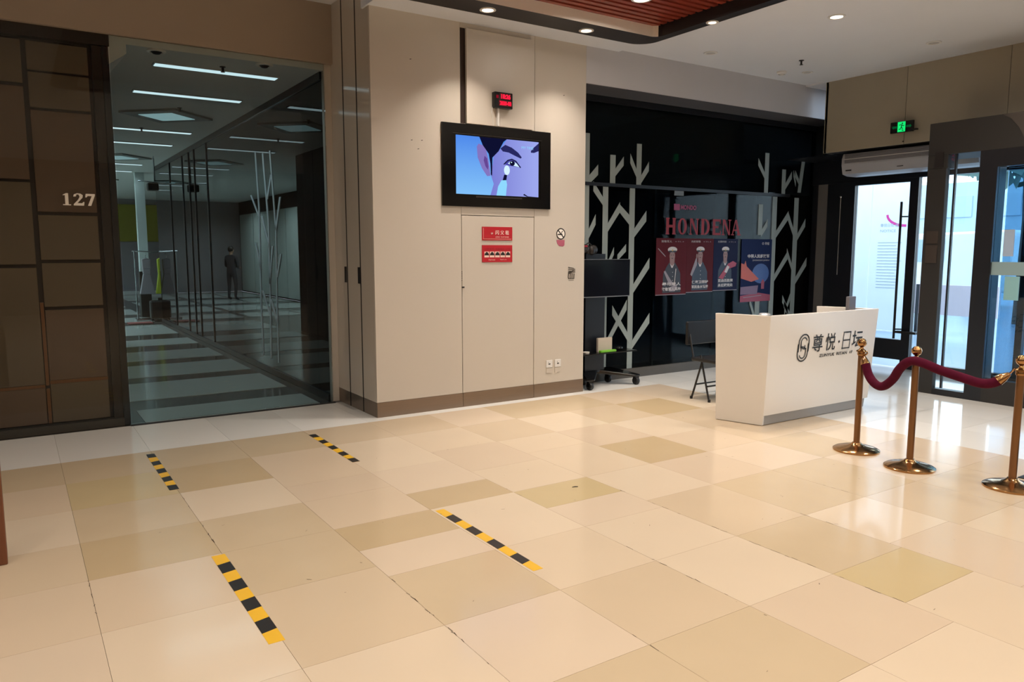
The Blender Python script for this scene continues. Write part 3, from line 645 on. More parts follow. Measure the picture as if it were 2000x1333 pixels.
# posters
def poster(x0, x1, z0, z1, bgc, label, draw, low=None):
    o = MB().box(x0, x1, ys0 - .012, ys0 - .006, z0, z1, mat('poster_' + bgc, bgc, .75, var=.1, scale=2, ior=1.3)).build('poster'); WORLD[o.name] = o.location.copy()
    tag(o, label, 'poster')
    s = Sheet((x0, ys0 - .012, z0), (1, 0, 0), (0, 0, 1), (0, -1, 0), x1 - x0, z1 - z0, base=.0003); draw(s)
    s.build('print', o); return o
M_pw = mat('poster_white', 'C4BDBC', .5); M_skin = mat('poster_skin', '8C6A66', .5); M_uni = mat('poster_uniform', '1E1B24', .5); M_unib = mat('poster_uniform_blue', '202B3E', .5)
M_pg = mat('poster_grey', '8A8088', .5)
def officer(s, cx_, top, sc_, uni, salute=False, cross=False):
    W = sc_; A = s.h / s.w
    def e(a, b_, ra, rb, m_, k): s.ell(cx_ + a * W * 1.25, top + b_ * W, ra * W * 1.2, rb * W, m_, k)
    s.poly([(cx_ + a * W * 1.25, top + b_ * W) for a, b_ in ((-.30, -.95), (-.28, -.52), (-.18, -.38), (-.10, -.29), (.10, -.29), (.18, -.38), (.28, -.52), (.30, -.95))], uni, 1)
    s.poly([(cx_ + a * W * 1.25, top + b_ * W) for a, b_ in ((-.08, -.20), (.08, -.20), (.07, -.32), (0, -.40), (-.07, -.32))], M_skin, 2)
    s.poly([(cx_ + a * W * 1.25, top + b_ * W) for a, b_ in ((-.07, -.31), (-.02, -.40), (.02, -.40), (.07, -.31), (.0, -.36))], M_pw, 3)
    e(0, -.14, .095, .115, M_skin, 3)
    e(-.035, -.12, .018, .008, M_uni, 4); e(.035, -.12, .018, .008, M_uni, 4); e(0, -.19, .03, .008, M_uni, 4)
    e(0, .0, .16, .065, M_pw, 5); s.poly([(cx_ + a * W * 1.25, top + b_ * W) for a, b_ in ((-.13, -.02), (.13, -.02), (.12, -.06), (-.12, -.06))], M_uni, 6); e(0, -.015, .022, .022, mat('gold_badge', 'B79A4A', .4), 7)
    if cross:
        s.poly([(cx_ + a * W * 1.25, top + b_ * W) for a, b_ in ((-.27, -.48), (-.22, -.46), (-.02, -.68), (.05, -.74), (0, -.80), (-.12, -.72))], M_pg, 4)
        s.poly([(cx_ + a * W * 1.25, top + b_ * W) for a, b_ in ((-.1, -.84), (.16, -.76), (.18, -.84), (.1, -.92), (-.08, -.92))], M_pg, 4)
        s.strip([(cx_ + .16 * W, top - .42 * W), (cx_ + .1 * W, top - .8 * W)], .012, M_pw, 5)
    if salute:
        s.poly([(cx_ + a * W * 1.25, top + b_ * W) for a, b_ in ((-.30, -.62), (-.12, -.36), (-.12, -.22), (-.16, -.2), (-.36, -.58))], M_pg, 4); e(-.13, -.16, .03, .06, M_skin, 5)
    for k in range(3): e(.02, -.50 - .09 * k, .01, .01, M_pw, 5)
def lines(s, t1, t2, head):
    s.text(head, .16, .925, .50, .965, M_pw); s.text('★ 军礼 ★', .60, .93, .90, .955, M_pg)
    s.text(t1, .20, .165, .82, .225, M_pw, 6, .03); s.text(t2, .20, .075, .82, .135, M_pw, 6, .03)
    s.rect(0, 0, 1, .012, M_pg)
poster(7.04, 7.60, 1.05, 1.80, '521620', 'leftmost maroon poster of an officer with crossed arms in a white cap', lambda s: (officer(s, .52, .80, .80, M_uni, cross=True), lines(s, '最可爱人', '致敬军人英雄', '致敬军人'), s.strip([(.06, .82), (.3, .68)], .012, M_pg, 1)))
poster(7.603, 8.12, 1.07, 1.80, '50171F', 'second poster, maroon, of a saluting officer in a white cap', lambda s: (officer(s, .50, .80, .80, M_unib, salute=True), lines(s, '保家卫国好', '军民鱼水情深', '向前致敬')))
def p3(s):
    officer(s, .48, .80, .78, M_unib); lines(s, '百战百胜荣', '永远跟党走', '光荣时刻')
    s.poly([(.22, .25), (.40, .22), (.62, .42), (.92, .47), (.95, .53), (.80, .57), (.60, .52), (.40, .38)], mat('poster_crimson', 'A03A52', .5), 7); s.poly([(.45, .36), (.55, .34), (.66, .46), (.56, .49)], M_pw, 8)
poster(8.125, 8.62, 1.08, 1.80, '181D3C', 'third poster, navy blue, of an officer in a white cap holding a crimson roll', p3)
def p4(s):
    s.poly([(0, .10), (.6, .14), (1, .10), (1, 0), (0, 0)], mat('poster_magenta', '8E1E3E', .4), 1)
    s.poly([(0, .62), (.10, .60), (.14, .66), (.18, .57), (.40, .46), (.60, .36), (.35, .32), (0, .38)], mat('poster_orange', 'B8462C', .4), 2)
    s.ell(.65, .45, .28, .16, mat('poster_bright_blue', '1C4484', .4), 1); s.poly([(0, .12), (.55, .12), (.58, .26), (0, .24)], mat('poster_mauve', '6C4A66', .4), 3)
    s.rect(.68, .2, .78, .30, mat('poster_magenta', '8E1E3E'), 4); s.poly([(.66, .30), (.8, .30), (.73, .36)], mat('poster_magenta', '8E1E3E'), 4)
    s.text('中国人民解放军', .20, .70, .92, .76, M_pw, 5, .03); s.text('ZHONGGUO JUNDUI', .36, .645, .92, .675, M_pw, 5); s.text('◎ 荣耀', .66, .91, .90, .955, M_pw, 5); s.strip([(.1, .07), (.7, .095)], .008, M_pg, 4)
poster(8.70, 9.36, .90, 1.80, '122048', 'largest poster, rightmost, bright blue over magenta with an orange flag shape', p4)

# beam above the storefront
bm_ = struct(MB().box(5.5, 10.9, 6.86, 7.28, 3.5, 3.93, M_beam).build('wall_beam'))
MB().box(5.5, 11.0, 7.28, 7.32, 3.5, 3.93, M_beam).build('soffit_edge', bm_)
MB().box(10.3, 10.4, 3.0, 7.3, 3.0, 3.93, M_dark).build('return', bm_)
MB().box(10.3, 10.95, 7.29, 7.34, .0, 3.93, M_dark).build('return', bm_)
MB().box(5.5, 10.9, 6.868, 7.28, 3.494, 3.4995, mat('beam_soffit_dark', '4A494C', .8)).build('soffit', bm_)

# ================================================================== RIGHT WALL, DOORS
wr = struct(MB().box(9.43, 9.6, -7, 6.53, 2.96, 3.95, M_gap).build('wall_right'))
for a, b_ in ((5.413, 6.53), (4.243, 5.407), (3.07, 4.237), (1.9, 3.064), (.73, 1.894), (-.44, .724), (-2, -.446)):
    MB().box(9.40, 9.43, a, b_, 2.96, 3.9, M_beige).build('panel', wr)
MB().box(9.39, 9.40, 5.41, 5.425, 2.985, 2.998, M_gap).build('fixing_cap', wr)
MB().box(9.40, 9.6, 6.50, 6.54, 2.96, 3.95, M_beige).build('end_panel', wr)
# entrance screen at X=10.3
d1 = struct(MB().box(10.27, 10.37, 3.0, 7.3, 2.62, 3.0, M_frame).build('door_1')); WORLD[d1.name] = d1.location.copy()
d1['label'] = 'dark framed glass entrance doors'
f = lambda y0, y1, z0, z1, nm, mt=M_frame, x0=10.28, x1=10.36: MB().box(x0, x1, y0, y1, z0, z1, mt).build(nm, d1)
f(6.60, 6.72, 0, 2.62, 'stile'); f(5.67, 5.79, 0, 2.62, 'stile'); f(5.79, 6.60, .12, .40, 'bottom_rail'); f(5.79, 6.60, 2.57, 2.62, 'top_rail')
f(5.79, 6.60, .40, 2.57, 'pane', M_glass_door, 10.315, 10.325)
f(4.28, 4.36, 0, 2.62, 'stile'); f(4.36, 5.67, 0, .10, 'bottom_rail'); f(4.36, 5.67, .10, 2.62, 'pane', M_glass_door, 10.315, 10.325)
f(3.0, 4.28, 0, .10, 'bottom_rail'); f(3.0, 4.28, .1, 2.62, 'pane', M_glass_door, 10.315, 10.325)
f(6.72, 7.04, 0, 2.62, 'stile'); f(7.04, 7.20, 0, 2.76, 'post', mat('grey_post', '6A6662', .45)); f(7.20, 7.29, 0, 2.9, 'stile')
MB().tube([(10.22, 5.86, .42), (10.22, 5.86, 2.30)], .016, M_ink, 10).tube([(10.22, 5.86, .55), (10.29, 5.80, .55)], .01, M_ink).tube([(10.22, 5.86, 2.1), (10.29, 5.80, 2.1)], .01, M_ink).build('pull_handle', d1)
MB().tube([(10.22, 6.78, 1.28), (10.22, 6.78, 2.42)], .009, mat('chrome', 'D5D9DC', .15, metal=1), 10).ball((10.22, 6.78, 2.42), .02, mat('chrome', 'D5D9DC')).tube([(10.22, 6.78, 1.4), (10.29, 6.78, 1.4)], .007, MATS['chrome']).tube([(10.22, 6.78, 2.3), (10.29, 6.78, 2.3)], .007, MATS['chrome']).build('pull_handle', d1)
MB().box(10.20, 10.28, 5.55, 5.84, .50, .53, M_ink).build('lock_bar', d1)
MB().box(9.60, 10.30, 3.0, 7.28, 2.955, 2.965, M_frame).build('lintel_soffit', d1)
# air curtain
ac = thing('air_curtain', 'long white air curtain unit mounted over the glass doors', 'air curtain', (9.7, 5.4, 2.64))
prof = [(9.50, 2.93), (9.47, 2.86), (9.47, 2.78), (9.50, 2.66), (9.60, 2.64), (9.82, 2.64), (9.82, 2.93)]
MB().prism([(x, 4.55, z) for x, z in prof], (0, 1.75, 0), mat('ac_white', 'A6A7AB', .35)).build('housing', ac, bevel=.006)
g = MB()
for z in (2.80, 2.865): 
    for k in range(3): g.box(9.462, 9.471, 4.56, 6.25, z + k * .016, z + k * .016 + .010, mat('ac_grille', '77767A', .5))
tag(g.build('grille', ac), 'grey intake grille')
MB().box(9.460, 9.47, 4.56, 6.27, 2.852, 2.858, M_wp).build('chrome_line', ac)
MB().box(9.478, 9.486, 6.16, 6.24, 2.70, 2.715, M_ink).build('vent_slot', ac)
MB().box(9.483, 9.49, 5.45, 5.53, 2.70, 2.708, M_ink).build('name_plate', ac)
# exit sign
ex = thing('exit_sign', 'green running man exit sign hanging before the beige upper wall', 'exit sign', (9.32, 5.40, 3.09))
MB().box(9.305, 9.335, 5.25, 5.54, 3.09, 3.225, M_blackgloss).build('case', ex, bevel=.004)
s = Sheet((9.304, 5.54, 3.09), (0, -1, 0), (0, 0, 1), (-1, 0, 0), .29, .135)
G = emis('exit_green', '16E070', 1.1); G2 = emis('exit_green_dim', '0A7038', .5)
s.rect(.33, .06, .67, .96, G, 1); s.poly([(.08, .5), (.16, .68), (.16, .60), (.30, .60), (.30, .42), (.16, .42), (.16, .34)], G2, 1); s.poly([(.94, .5), (.86, .68), (.86, .60), (.70, .60), (.70, .42), (.86, .42), (.86, .34)], G2, 1)
K = mat('exit_black', '06321A', .5)
s.ell(.535, .80, .03, .065, K, 2); s.strip([(.40, .66), (.46, .70), (.53, .66), (.58, .58), (.62, .62)], .008, K, 2); s.strip([(.52, .68), (.49, .44)], .012, K, 2)
s.strip([(.49, .46), (.55, .36), (.54, .18), (.60, .16)], .009, K, 3); s.strip([(.49, .46), (.46, .30), (.39, .30)], .009, K, 3)
s.build('pictogram', ex)
MB().box(9.335, 9.40, 5.36, 5.40, 3.14, 3.18, M_gap).build('bracket', ex)
MB().box(9.30, 9.335, 5.20, 5.25, 3.10, 3.12, M_ink).build('test_lever', ex)

# revolving door front (drum housing)
rd = thing('revolving_door', 'dark grey revolving door housing with tall glass leaves at the right edge', 'revolving door', (8.9, 3.2, 0))
MB().box(8.75, 9.35, 1.0, 4.74, 2.70, 3.055, M_grey).box(8.75, 8.9, 4.52, 4.74, 2.55, 2.70, M_grey).build('canopy', rd, bevel=.005)
arc = [(8.742, 4.0 - .25 * (1 - math.cos(t * math.pi / 16)) * 4 * .5 - .0, 3.055 - .34 * math.sin(t * math.pi / 16)) for t in range(9)]
b = MB().prism([(8.742, 3.99, 3.055), (8.742, 3.90, 3.0), (8.742, 3.82, 2.90), (8.742, 3.76, 2.78), (8.742, 3.70, 2.70), (8.742, 1.0, 2.70), (8.742, 1.0, 3.055)], (.008, 0, 0), mat('canopy_light_panel', '453F3A', .6))
tag(b.build('curved_fascia', rd), 'lighter curved fascia')
MB().box(8.75, 8.83, 4.53, 4.74, 0, 2.55, M_grey).build('end_post', rd, bevel=.004)
MB().box(8.742, 8.75, 4.565, 4.66, 2.56, 2.73, M_bronze).build('sensor_plate', rd)
MB().box(8.742, 8.75, 4.57, 4.70, 1.72, 1.86, mat('label_brown', '3B322C', .5)).box(8.742, 8.75, 4.57, 4.70, 1.50, 1.70, mat('label_brown', '3B322C')).build('notice_plate', rd)
MB().box(8.75, 8.95, 4.0, 4.18, 0, 2.70, M_frame).build('post', rd)
MB().box(8.77, 8.80, 4.435, 4.455, .08, 2.70, M_frame).build('leaf_edge', rd)
MB().box(8.75, 8.85, 4.18, 4.53, 0, .07, M_frame).build('bottom_rail', rd)
MB().box(8.79, 8.80, 4.18, 4.53, .07, 2.70, M_glass_door).build('pane', rd)
MB().box(8.75, 8.85, 1.0, 4.0, 0, .255, M_grey).build('bottom_rail', rd)
MB().box(8.79, 8.80, 1.0, 4.0, .255, 2.70, M_glass_door).build('pane', rd)
MB().box(8.75, 8.85, 1.0, 4.0, 2.52, 2.70, M_frame).build('top_rail', rd)
MB().box(8.75, 8.85, 2.2, 2.3, .25, 2.52, M_frame).build('post', rd)
MB().box(9.0, 9.012, 3.0, 4.0, .26, 2.52, M_glass_blue).build('inner_leaf', rd)
MB().box(8.776, 8.788, 2.4, 4.03, 1.38, 1.52, mat('pale_green_band', '8FA9AC', .5)).build('safety_band', rd)
MB().box(8.776, 8.788, 3.80, 3.90, 1.58, 1.86, mat('paper_blue', 'A9BDD6', .5)).build('door_notice', rd)
MB().box(8.776, 8.788, 3.72, 3.86, 1.12, 1.37, mat('paper_teal', '8FC0C4', .5)).build('door_notice', rd)
# stub wall closing the hall to the right of the revolving door
struct(MB().box(9.0, 9.42, -7, 1.0, 0, 2.96, M_beige).build('wall_right'))
struct(MB().box(-7.1, -7, -7, 7.9, 0, 4.0, M_header).build('wall_left'))
struct(MB().box(-7.1, 9.6, -7.1, -7, 0, 4.0, M_header).build('wall_back'))
struct(MB().box(-7, -3.5, 7.9, 8.0, 0, 3.56, M_header).build('wall_front'))

# ================================================================== OUTSIDE
gr = struct(MB().box(10.4, 90, -60, 90, -.12, -.03, mat('wet_pavement', '8FA3B4', .25, var=.15, scale=.6)).build('ground'))
gr['label'] = 'pale wet pavement outside the doors'
# ground behind
hb_ = thing('white_hoarding', 'tall white panel hoarding with faint print seen through the glass door', 'hoarding', (15.0, 9.8, 0))
M_ho = mat('hoarding_white', 'F2F6F8', .5)
for i, (a, b_) in enumerate(((8.35, 9.22), (9.24, 10.3), (10.32, 11.6))): MB().box(15.0, 15.04, a, b_, .0, 6.5, M_ho).build('panel', hb_)
MB().box(15.04, 15.10, 8.4, 11.5, 0, .06, M_frame).build('foot_rail', hb_)
s = Sheet((14.998, 9.2, .78), (0, -1, 0), (0, 0, 1), (-1, 0, 0), .74, 1.75)
M_mg = mat('magenta_logo', 'E0409A', .5); M_fg = mat('faint_grey_print', 'A9B6C0', .5)
s.strip([(.98 - .55 * math.cos(t * math.pi / 14) , .90 - .13 * math.sin(t * math.pi / 14)) for t in range(8)], .05, M_mg)
s.text('尊悦日坛 通知', .25, .76, .85, .80, M_fg); s.text('NOTICE', .25, .70, .7, .73, M_fg)
for k in range(16): s.rect(.2, .05 + k * .035, .2 + .7 * random.uniform(.75, 1), .056 + k * .035, M_fg)
s.build('print', hb_)
# trees, far building, van
def street_tree(x, y, h, r, label):
    t = thing('street_tree', label, 'tree', (x, y, 0), 'trees across the forecourt')
    MB().tube([(x, y, -.03), (x + .05, y, h * .35), (x, y + .1, h * .6)], [.14, .11, .06], mat('bark', '4B4038', .8)).build('trunk', t)
    b = MB(); rnd = random.Random(int(x * 10 + y)); g = mat('leaf_green', '7C948A', .7, var=.4, scale=4)
    for k in range(900):
        u = rnd.uniform(-1, 1); a = rnd.uniform(0, 6.28); q = rnd.random() ** .4 * r; ss = math.sqrt(1 - u * u)
        c = Vector((x + q * ss * math.cos(a), y + q * ss * math.sin(a), h * .72 + q * u * .8)); e1 = Vector((rnd.gauss(0, 1), rnd.gauss(0, 1), rnd.gauss(0, 1))).normalized() * .30; e2 = Vector((rnd.gauss(0, 1), rnd.gauss(0, 1), rnd.gauss(0, 1))).normalized() * .2
        b.add([c - e1, c + e2, c + e1, c - e2], [(0, 1, 2, 3)], g)
    o = b.build('foliage', t); o['kind'] = 'stuff'
street_tree(19, 8.0, 6.5, 2.0, 'leafy street tree seen through the revolving door'); 
bd = thing('distant_building', 'long pale office block beyond the forecourt', 'building', (60, 28, 0))
MB().box(58, 66, 10, 60, 0, 6.5, mat('building_grey', 'B3C4CE', .7)).build('wall', bd)
wn = None
for k in range(14):
    for j in range(2):
        y = 12 + k * 3.2; z = 1.2 + j * 2.8
        if wn is None: wn = MB().box(57.9, 58, y, y + 2, z, z + 1.5, mat('building_window', 'A9BCC8', .2)).build('window', bd)
        else:
            o = wn.copy(); C.objects.link(o); o.location = Vector((57.95, y + 1, z)) - WORLD[bd.name]
van = thing('white_van', 'pale parked van seen through the narrow glass of the revolving door', 'van', (24, 12.2, 0))
b = MB(); b.prism([(23, 10, .45), (23, 14.8, .45), (23, 14.8, 1.1), (23, 14.2, 1.3), (23, 13.5, 2.1), (23, 10.1, 2.2), (23, 10, 2.1)], (2, 0, 0), mat('van_white', 'E4E8EA', .3)); b.build('body', van, bevel=.08)
MB().prism([(22.97, 11.8, 1.3), (22.97, 13.9, 1.3), (22.97, 13.4, 1.95), (22.97, 11.8, 1.95)], (.04, 0, 0), mat('building_window', '6F8796')).build('side_window', van)
for y in (10.9, 13.8):
    b = MB().lathe([(.12, -.1), (.33, -.1), (.33, .1), (.12, .1)], (0, 0, 0), M_rubber, 20); b.v = [(23.1 + z, y + x, .30 + yy) for x, yy, z in b.v]; b.build('wheel', van)
bar = thing('traffic_barrier', 'pinkish low barrier on the forecourt', 'barrier', (15.6, 7.6, 0))
MB().box(15.5, 15.6, 6.9, 8.6, .35, .95, mat('barrier_pale', 'DCC8CC', .5)).build('board', bar)
for y in (7.0, 8.4): MB().box(15.48, 15.62, y, y + .06, -.03, .95, M_frame).build('post', bar)

# ================================================================== COUNTER
ct = thing('reception_counter', 'white angular reception counter with black characters and a grey kick strip', 'counter', (6.6, 4.75, 0))
zt = 1.05
# outer faces: bottom / top corners (front-left, front-right, back-right, back-left)
fl_b, fr_b = (5.81, 4.543), (7.44, 4.53); fl_t, fr_t = (5.735, 4.446), (7.42, 4.426)
bl_b, bl_t = (5.665, 4.99), (5.575, 4.955); br_b, br_t = (7.28, 5.0), (7.21, 4.99)
def P3(p, z): return (p[0], p[1], z)
def lerp(a, b_, t): return (a[0] + (b_[0] - a[0]) * t, a[1] + (b_[1] - a[1]) * t)
tq = .10 / zt
fl_k, fr_k = lerp(fl_b, fl_t, tq), lerp(fr_b, fr_t, tq)
def wallpanel(a_b, b_b, a_t, b_t, z0, z1, th, nm, mt):
    d = (Vector(b_t) - Vector(a_t)).normalized(); nrm = Vector((-d.y, d.x)) * th
    q = lambda p, s_: (p[0] + nrm.x * s_, p[1] + nrm.y * s_)
    return MB().hexa([P3(a_b, z0), P3(b_b, z0), P3(q(b_b, 1), z0), P3(q(a_b, 1), z0)], [P3(a_t, z1), P3(b_t, z1), P3(q(b_t, 1), z1), P3(q(a_t, 1), z1)], mt).build(nm, ct, bevel=.003)
wallpanel((fl_k[0] - .004, fl_k[1] - .0), (7.46, fr_k[1]), fl_t, fr_t, .098, zt, .05, 'front_panel', M_white)
wallpanel((fl_b[0] + .01, fl_b[1] + .012), (7.42, fr_b[1] + .01), (fl_k[0] + .01, fl_k[1] + .012), (7.42, fr_k[1] + .01), 0.004, .096, .04, 'kick_strip', mat('kick_grey', '9A9894', .35, metal=.3))
wallpanel(bl_b, (fl_b[0] - .006, fl_b[1] + .003), bl_t, (fl_t[0] + .0, fl_t[1] + .0), 0.004, zt, .05, 'side_panel', M_white)
wallpanel((fr_b[0], fr_b[1] + .04), br_b, (fr_t[0], fr_t[1] + .04), br_t, 0.004, zt, .05, 'side_panel', M_white)
MB().hexa([(5.74, 4.55, .74), (7.35, 4.53, .74), (7.17, 4.97, .74), (5.64, 4.95, .74)], [(5.74, 4.55, .77), (7.35, 4.53, .77), (7.17, 4.97, .77), (5.64, 4.95, .77)], M_white).build('worktop', ct)
vv = Vector((0, fl_t[1] - fl_b[1], zt)).normalized(); vv = Vector((0, -.093, 1.05)).normalized(); nn = Vector((0, -1.05, -.093)).normalized()
def front_at(x, z):
    k = (z - .098) / (zt - .098); q = (x - 5.78) / 1.66
    return (fl_k[1] + (fr_k[1] - fl_k[1]) * q) * (1 - k) + (fl_t[1] + (fr_t[1] - fl_t[1]) * q) * k
z0 = .583
s = Sheet((6.165, front_at(6.165, z0) - .0015, z0), (1, (front_at(7.165, z0) - front_at(6.165, z0)), 0), vv, nn, 1.08, .28, base=.004)
def loop(cx_, cy_, rx, hy, a0=0, a1=360, n=28):      # stadium outline in metres on the front panel
    p = []
    for i in range(n + 1):
        t_ = math.radians(a0 + (a1 - a0) * i / n); sy_ = math.sin(t_); cx2 = math.cos(t_)
        p.append(((cx_ + rx * cx2) / s.w, (cy_ + rx * sy_ + (hy if sy_ > .001 else -hy if sy_ < -.001 else 0)) / s.h))
    return p
s.strip(loop(.098, .150, .075, .042, -8, 188), .0125, M_ink, 1); s.strip([(.023 / s.w, .18 / s.h), (.016 / s.w, .10 / s.h)], .0125, M_ink, 1)
s.strip(loop(.090, .125, .075, .042, 172, 368), .0125, M_ink, 1); s.strip([(.172 / s.w, .19 / s.h), (.165 / s.w, .09 / s.h)], .0125, M_ink, 1)
s.strip(loop(.098, .172, .044, .02, 15, 200), .011, M_ink, 1); s.strip([(.054 / s.w, .185 / s.h), (.060 / s.w, .150 / s.h), (.085 / s.w, .132 / s.h), (.125 / s.w, .125 / s.h)], .011, M_ink, 1)
s.strip(loop(.090, .100, .044, .02, 195, 380), .011, M_ink, 1); s.strip([(.134 / s.w, .09 / s.h), (.134 / s.w, .125 / s.h), (.10 / s.w, .145 / s.h), (.06 / s.w, .15 / s.h)], .011, M_ink, 1)
s.strip([(.068 / s.w, .15 / s.h), (.060 / s.w, .105 / s.h)], .010, M_ink, 1); s.strip([(.115 / s.w, .165 / s.h), (.122 / s.w, .12 / s.h)], .010, M_ink, 1)
for ch, a, wdt in (('尊', .215, .145), ('悦', .40, .145), ('坛', .80, .16)): s.text(ch, a, .30, a + wdt, .92, M_ink, 1, .008)
s.ell(.60, .58, .012, .046, M_ink, 1)
for p_ in ([(.66, .30), (.66, .92)], [(.765, .30), (.765, .92)]): s.strip(p_, .010, M_ink, 1)
for zz in (.90, .61, .32): s.strip([(.648 if zz < .4 else .66, zz), (.765, zz)], .012, M_ink, 2)
s.text('ZUNYUE  RITAN  1F', .33, .09, .83, .20, M_ink, 1, .02)
tag(s.build('lettering', ct), 'black interlocked loop emblem and four characters with small lettering below')
MB().box(5.812, 5.826, 4.508, 4.512, .80, .815, M_ink).build('screw_hole', ct)
o = MB().box(7.17, 7.285, 4.60, 4.64, .772, 1.17, mat('device_grey', '77757A', .4, metal=.3)).build('terminal_back', bevel=.004)
t = thing('payment_terminal', 'grey boxy screen back standing at the right end of the white counter', 'terminal', (7.23, 4.62, .77)); 
o.name = 'screen_back'; o.parent = t; o.location = o.location - t.location
MB().box(7.14, 7.32, 4.56, 4.70, .77, .785, M_ink).build('base', t)
t = thing('desk_device', 'small round black and silver device on the left end of the counter', 'device', (6.02, 4.74, .77))
MB().lathe([(.05, 0), (.05, .02), (.012, .03), (.012, .24), (.001, .24)], (6.02, 4.74, .77), M_ink, 20).build('stem', t, smooth=True)
MB().lathe([(.001, 0), (.05, .004), (.06, .02), (.045, .035), (.001, .04)], (6.02, 4.74, 1.01), mat('silver_plastic', 'B8BCC0', .25, metal=.6), 24).build('head', t, smooth=True)

# ================================================================== STANCHIONS AND ROPE
def stanchion(x, y):
    t = thing('stanchion', '', 'stanchion', (x, y, 0), 'brass posts carrying the maroon rope')
    MB().lathe([(.001, 0), (.180, 0), (.180, .012), (.165, .022), (.12, .036), (.07, .045), (.045, .055), (.032, .07), (.001, .07)], (x, y, 0), M_brass, 48).build('base', t, smooth=True)
    MB().lathe([(.001, .06), (.025, .06), (.025, .80), (.001, .80)], (x, y, 0), M_brasspole, 24).build('pole', t, smooth=True)
    MB().lathe([(.001, .795), (.030, .795), (.033, .81), (.030, .82), (.042, .826), (.042, .832), (.02, .845), (.013, .86), (.02, .872), (.001, .872)], (x, y, 0), M_brass, 24).build('collar', t, smooth=True)
    MB().ball((x, y, .898), .037, M_brass, seg=24, ring=14).build('finial_ball', t, smooth=True)
    return t
sps = [(5.745, 3.554), (5.617, 3.035), (5.735, 2.375)]
st0 = stanchion(*sps[0])
for i, (x, y) in enumerate(sps):
    t = st0 if i == 0 else copy_tree(st0, (x, y, 0))
    t['label'] = ['brass stanchion nearest the white counter, first of the three', 'middle brass stanchion with the maroon rope draped over its top', 'rightmost brass stanchion at the edge of the picture'][i]
rp_ = thing('velvet_rope', 'maroon velvet rope sagging between three brass stanchions', 'rope', (5.65, 3.0, .55))
M_vel = mat('maroon_velvet', '4C0824', .85, var=.3, scale=20)
M_vel.node_tree.nodes['Principled BSDF'].inputs['Specular IOR Level'].default_value = .15
pts = [(5.722, 3.50, .735), (5.715, 3.47, .66), (5.70, 3.42, .605), (5.69, 3.36, .575), (5.68, 3.30, .59), (5.65, 3.22, .66), (5.60, 3.15, .745), (5.565, 3.08, .805), (5.552, 3.02, .83), (5.56, 2.95, .82), (5.59, 2.86, .785), (5.615, 2.78, .76), (5.63, 2.70, .74), (5.645, 2.62, .72), (5.655, 2.56, .716), (5.66, 2.51, .73), (5.672, 2.475, .755)]
def smooth_path(p, n=5):
    p = [Vector(q) for q in p]; out = []
    for i in range(len(p) - 1):
        a, b_, c, d = p[max(i - 1, 0)], p[i], p[i + 1], p[min(i + 2, len(p) - 1)]
        for k in range(n):
            t_ = k / n; out.append(.5 * ((2 * b_) + (c - a) * t_ + (2 * a - 5 * b_ + 4 * c - d) * t_ * t_ + (3 * b_ - a - 3 * c + d) * t_ ** 3))
    out.append(p[-1]); return out
MB().tube(smooth_path(pts), .034, M_vel, 14).build('rope', rp_, smooth=True)
MB().tube([(5.722, 3.50, .728), (5.727, 3.515, .76), (5.733, 3.525, .79)], [.038, .03, .014], M_brass, 14).build('end_ferrule', rp_, smooth=True)
MB().tube(smooth_path([(5.733, 3.525, .79), (5.74, 3.50, .82), (5.742, 3.52, .835), (5.745, 3.54, .83)]), .006, M_brass, 8).build('end_hook', rp_.children[-1], smooth=True)
MB().tube([(5.668, 2.485, .748), (5.68, 2.46, .772), (5.70, 2.43, .80)], [.038, .032, .014], M_brass, 14).build('end_ferrule', rp_, smooth=True)
MB().tube(smooth_path([(5.70, 2.43, .80), (5.71, 2.41, .83), (5.725, 2.40, .838), (5.735, 2.385, .83)]), .006, M_brass, 8).build('end_hook', rp_.children[-1], smooth=True)
mt_ = thing('floor_mat', 'corner of a black floor mat beside the rightmost stanchion', 'mat', (6.6, 2.1, 0))
MB().box(6.02, 7.2, 1.2, 2.46, .001, .006, M_rubber).build('backing', mt_); MB().box(6.08, 7.14, 1.26, 2.40, .006, .018, mat('mat_pile', '24242A', .9, var=.3, scale=60)).build('pile', mt_)

# ================================================================== FLOOR TAPES
def tape(x, y0, y1, first, label, wd=.062):
    n = 9; seg = (y1 - y0) / (n - 1.0); b = MB(); base = None
    t = MB().box(x, x + wd, y0 - .03, y1 + .03, .0002, .0008, M_yellow)
    o = t.build('floor_tape'); WORLD[o.name] = o.location.copy(); tag(o, label, 'tape', 'striped queue tapes on the floor')
    for i in range(n):
        if (i % 2 == 0) == (first == 'b'):
            a = y1 + .03 - (i * (y1 - y0 + .06) / n); c = a - (y1 - y0 + .06) / n; sl = .018
            q = [(0, a - sl), (wd, a), (wd, c), (0, c - sl)] if i not in (0, n - 1) else [(0, a), (wd, a), (wd, c), (0, c)]
            MB().prism([(x + u_, v_, .0009) for u_, v_ in q], (0, 0, .0005), M_black).build('black_band', o)
tape(.81, 5.56, 6.60, 'b', 'black and yellow floor tape near the white strip, far left one')
tape(2.125, 5.53, 6.52, 'b', 'black and yellow floor tape nearest the corner of the cream wall')
tape(2.150, 3.10, 4.13, 'y', 'black and yellow floor tape in the middle foreground')
tape(.80, 3.11, 4.15, 'y', 'nearest black and yellow floor tape, left foreground', .07)
sw_ = Sheet((0, 0, .0003), (1, 0, 0), (0, 1, 0), (0, 0, 1), base=0.0)
M_wear = mat('joint_grime', '4A3C2C', .6)
rw = random.Random(11)
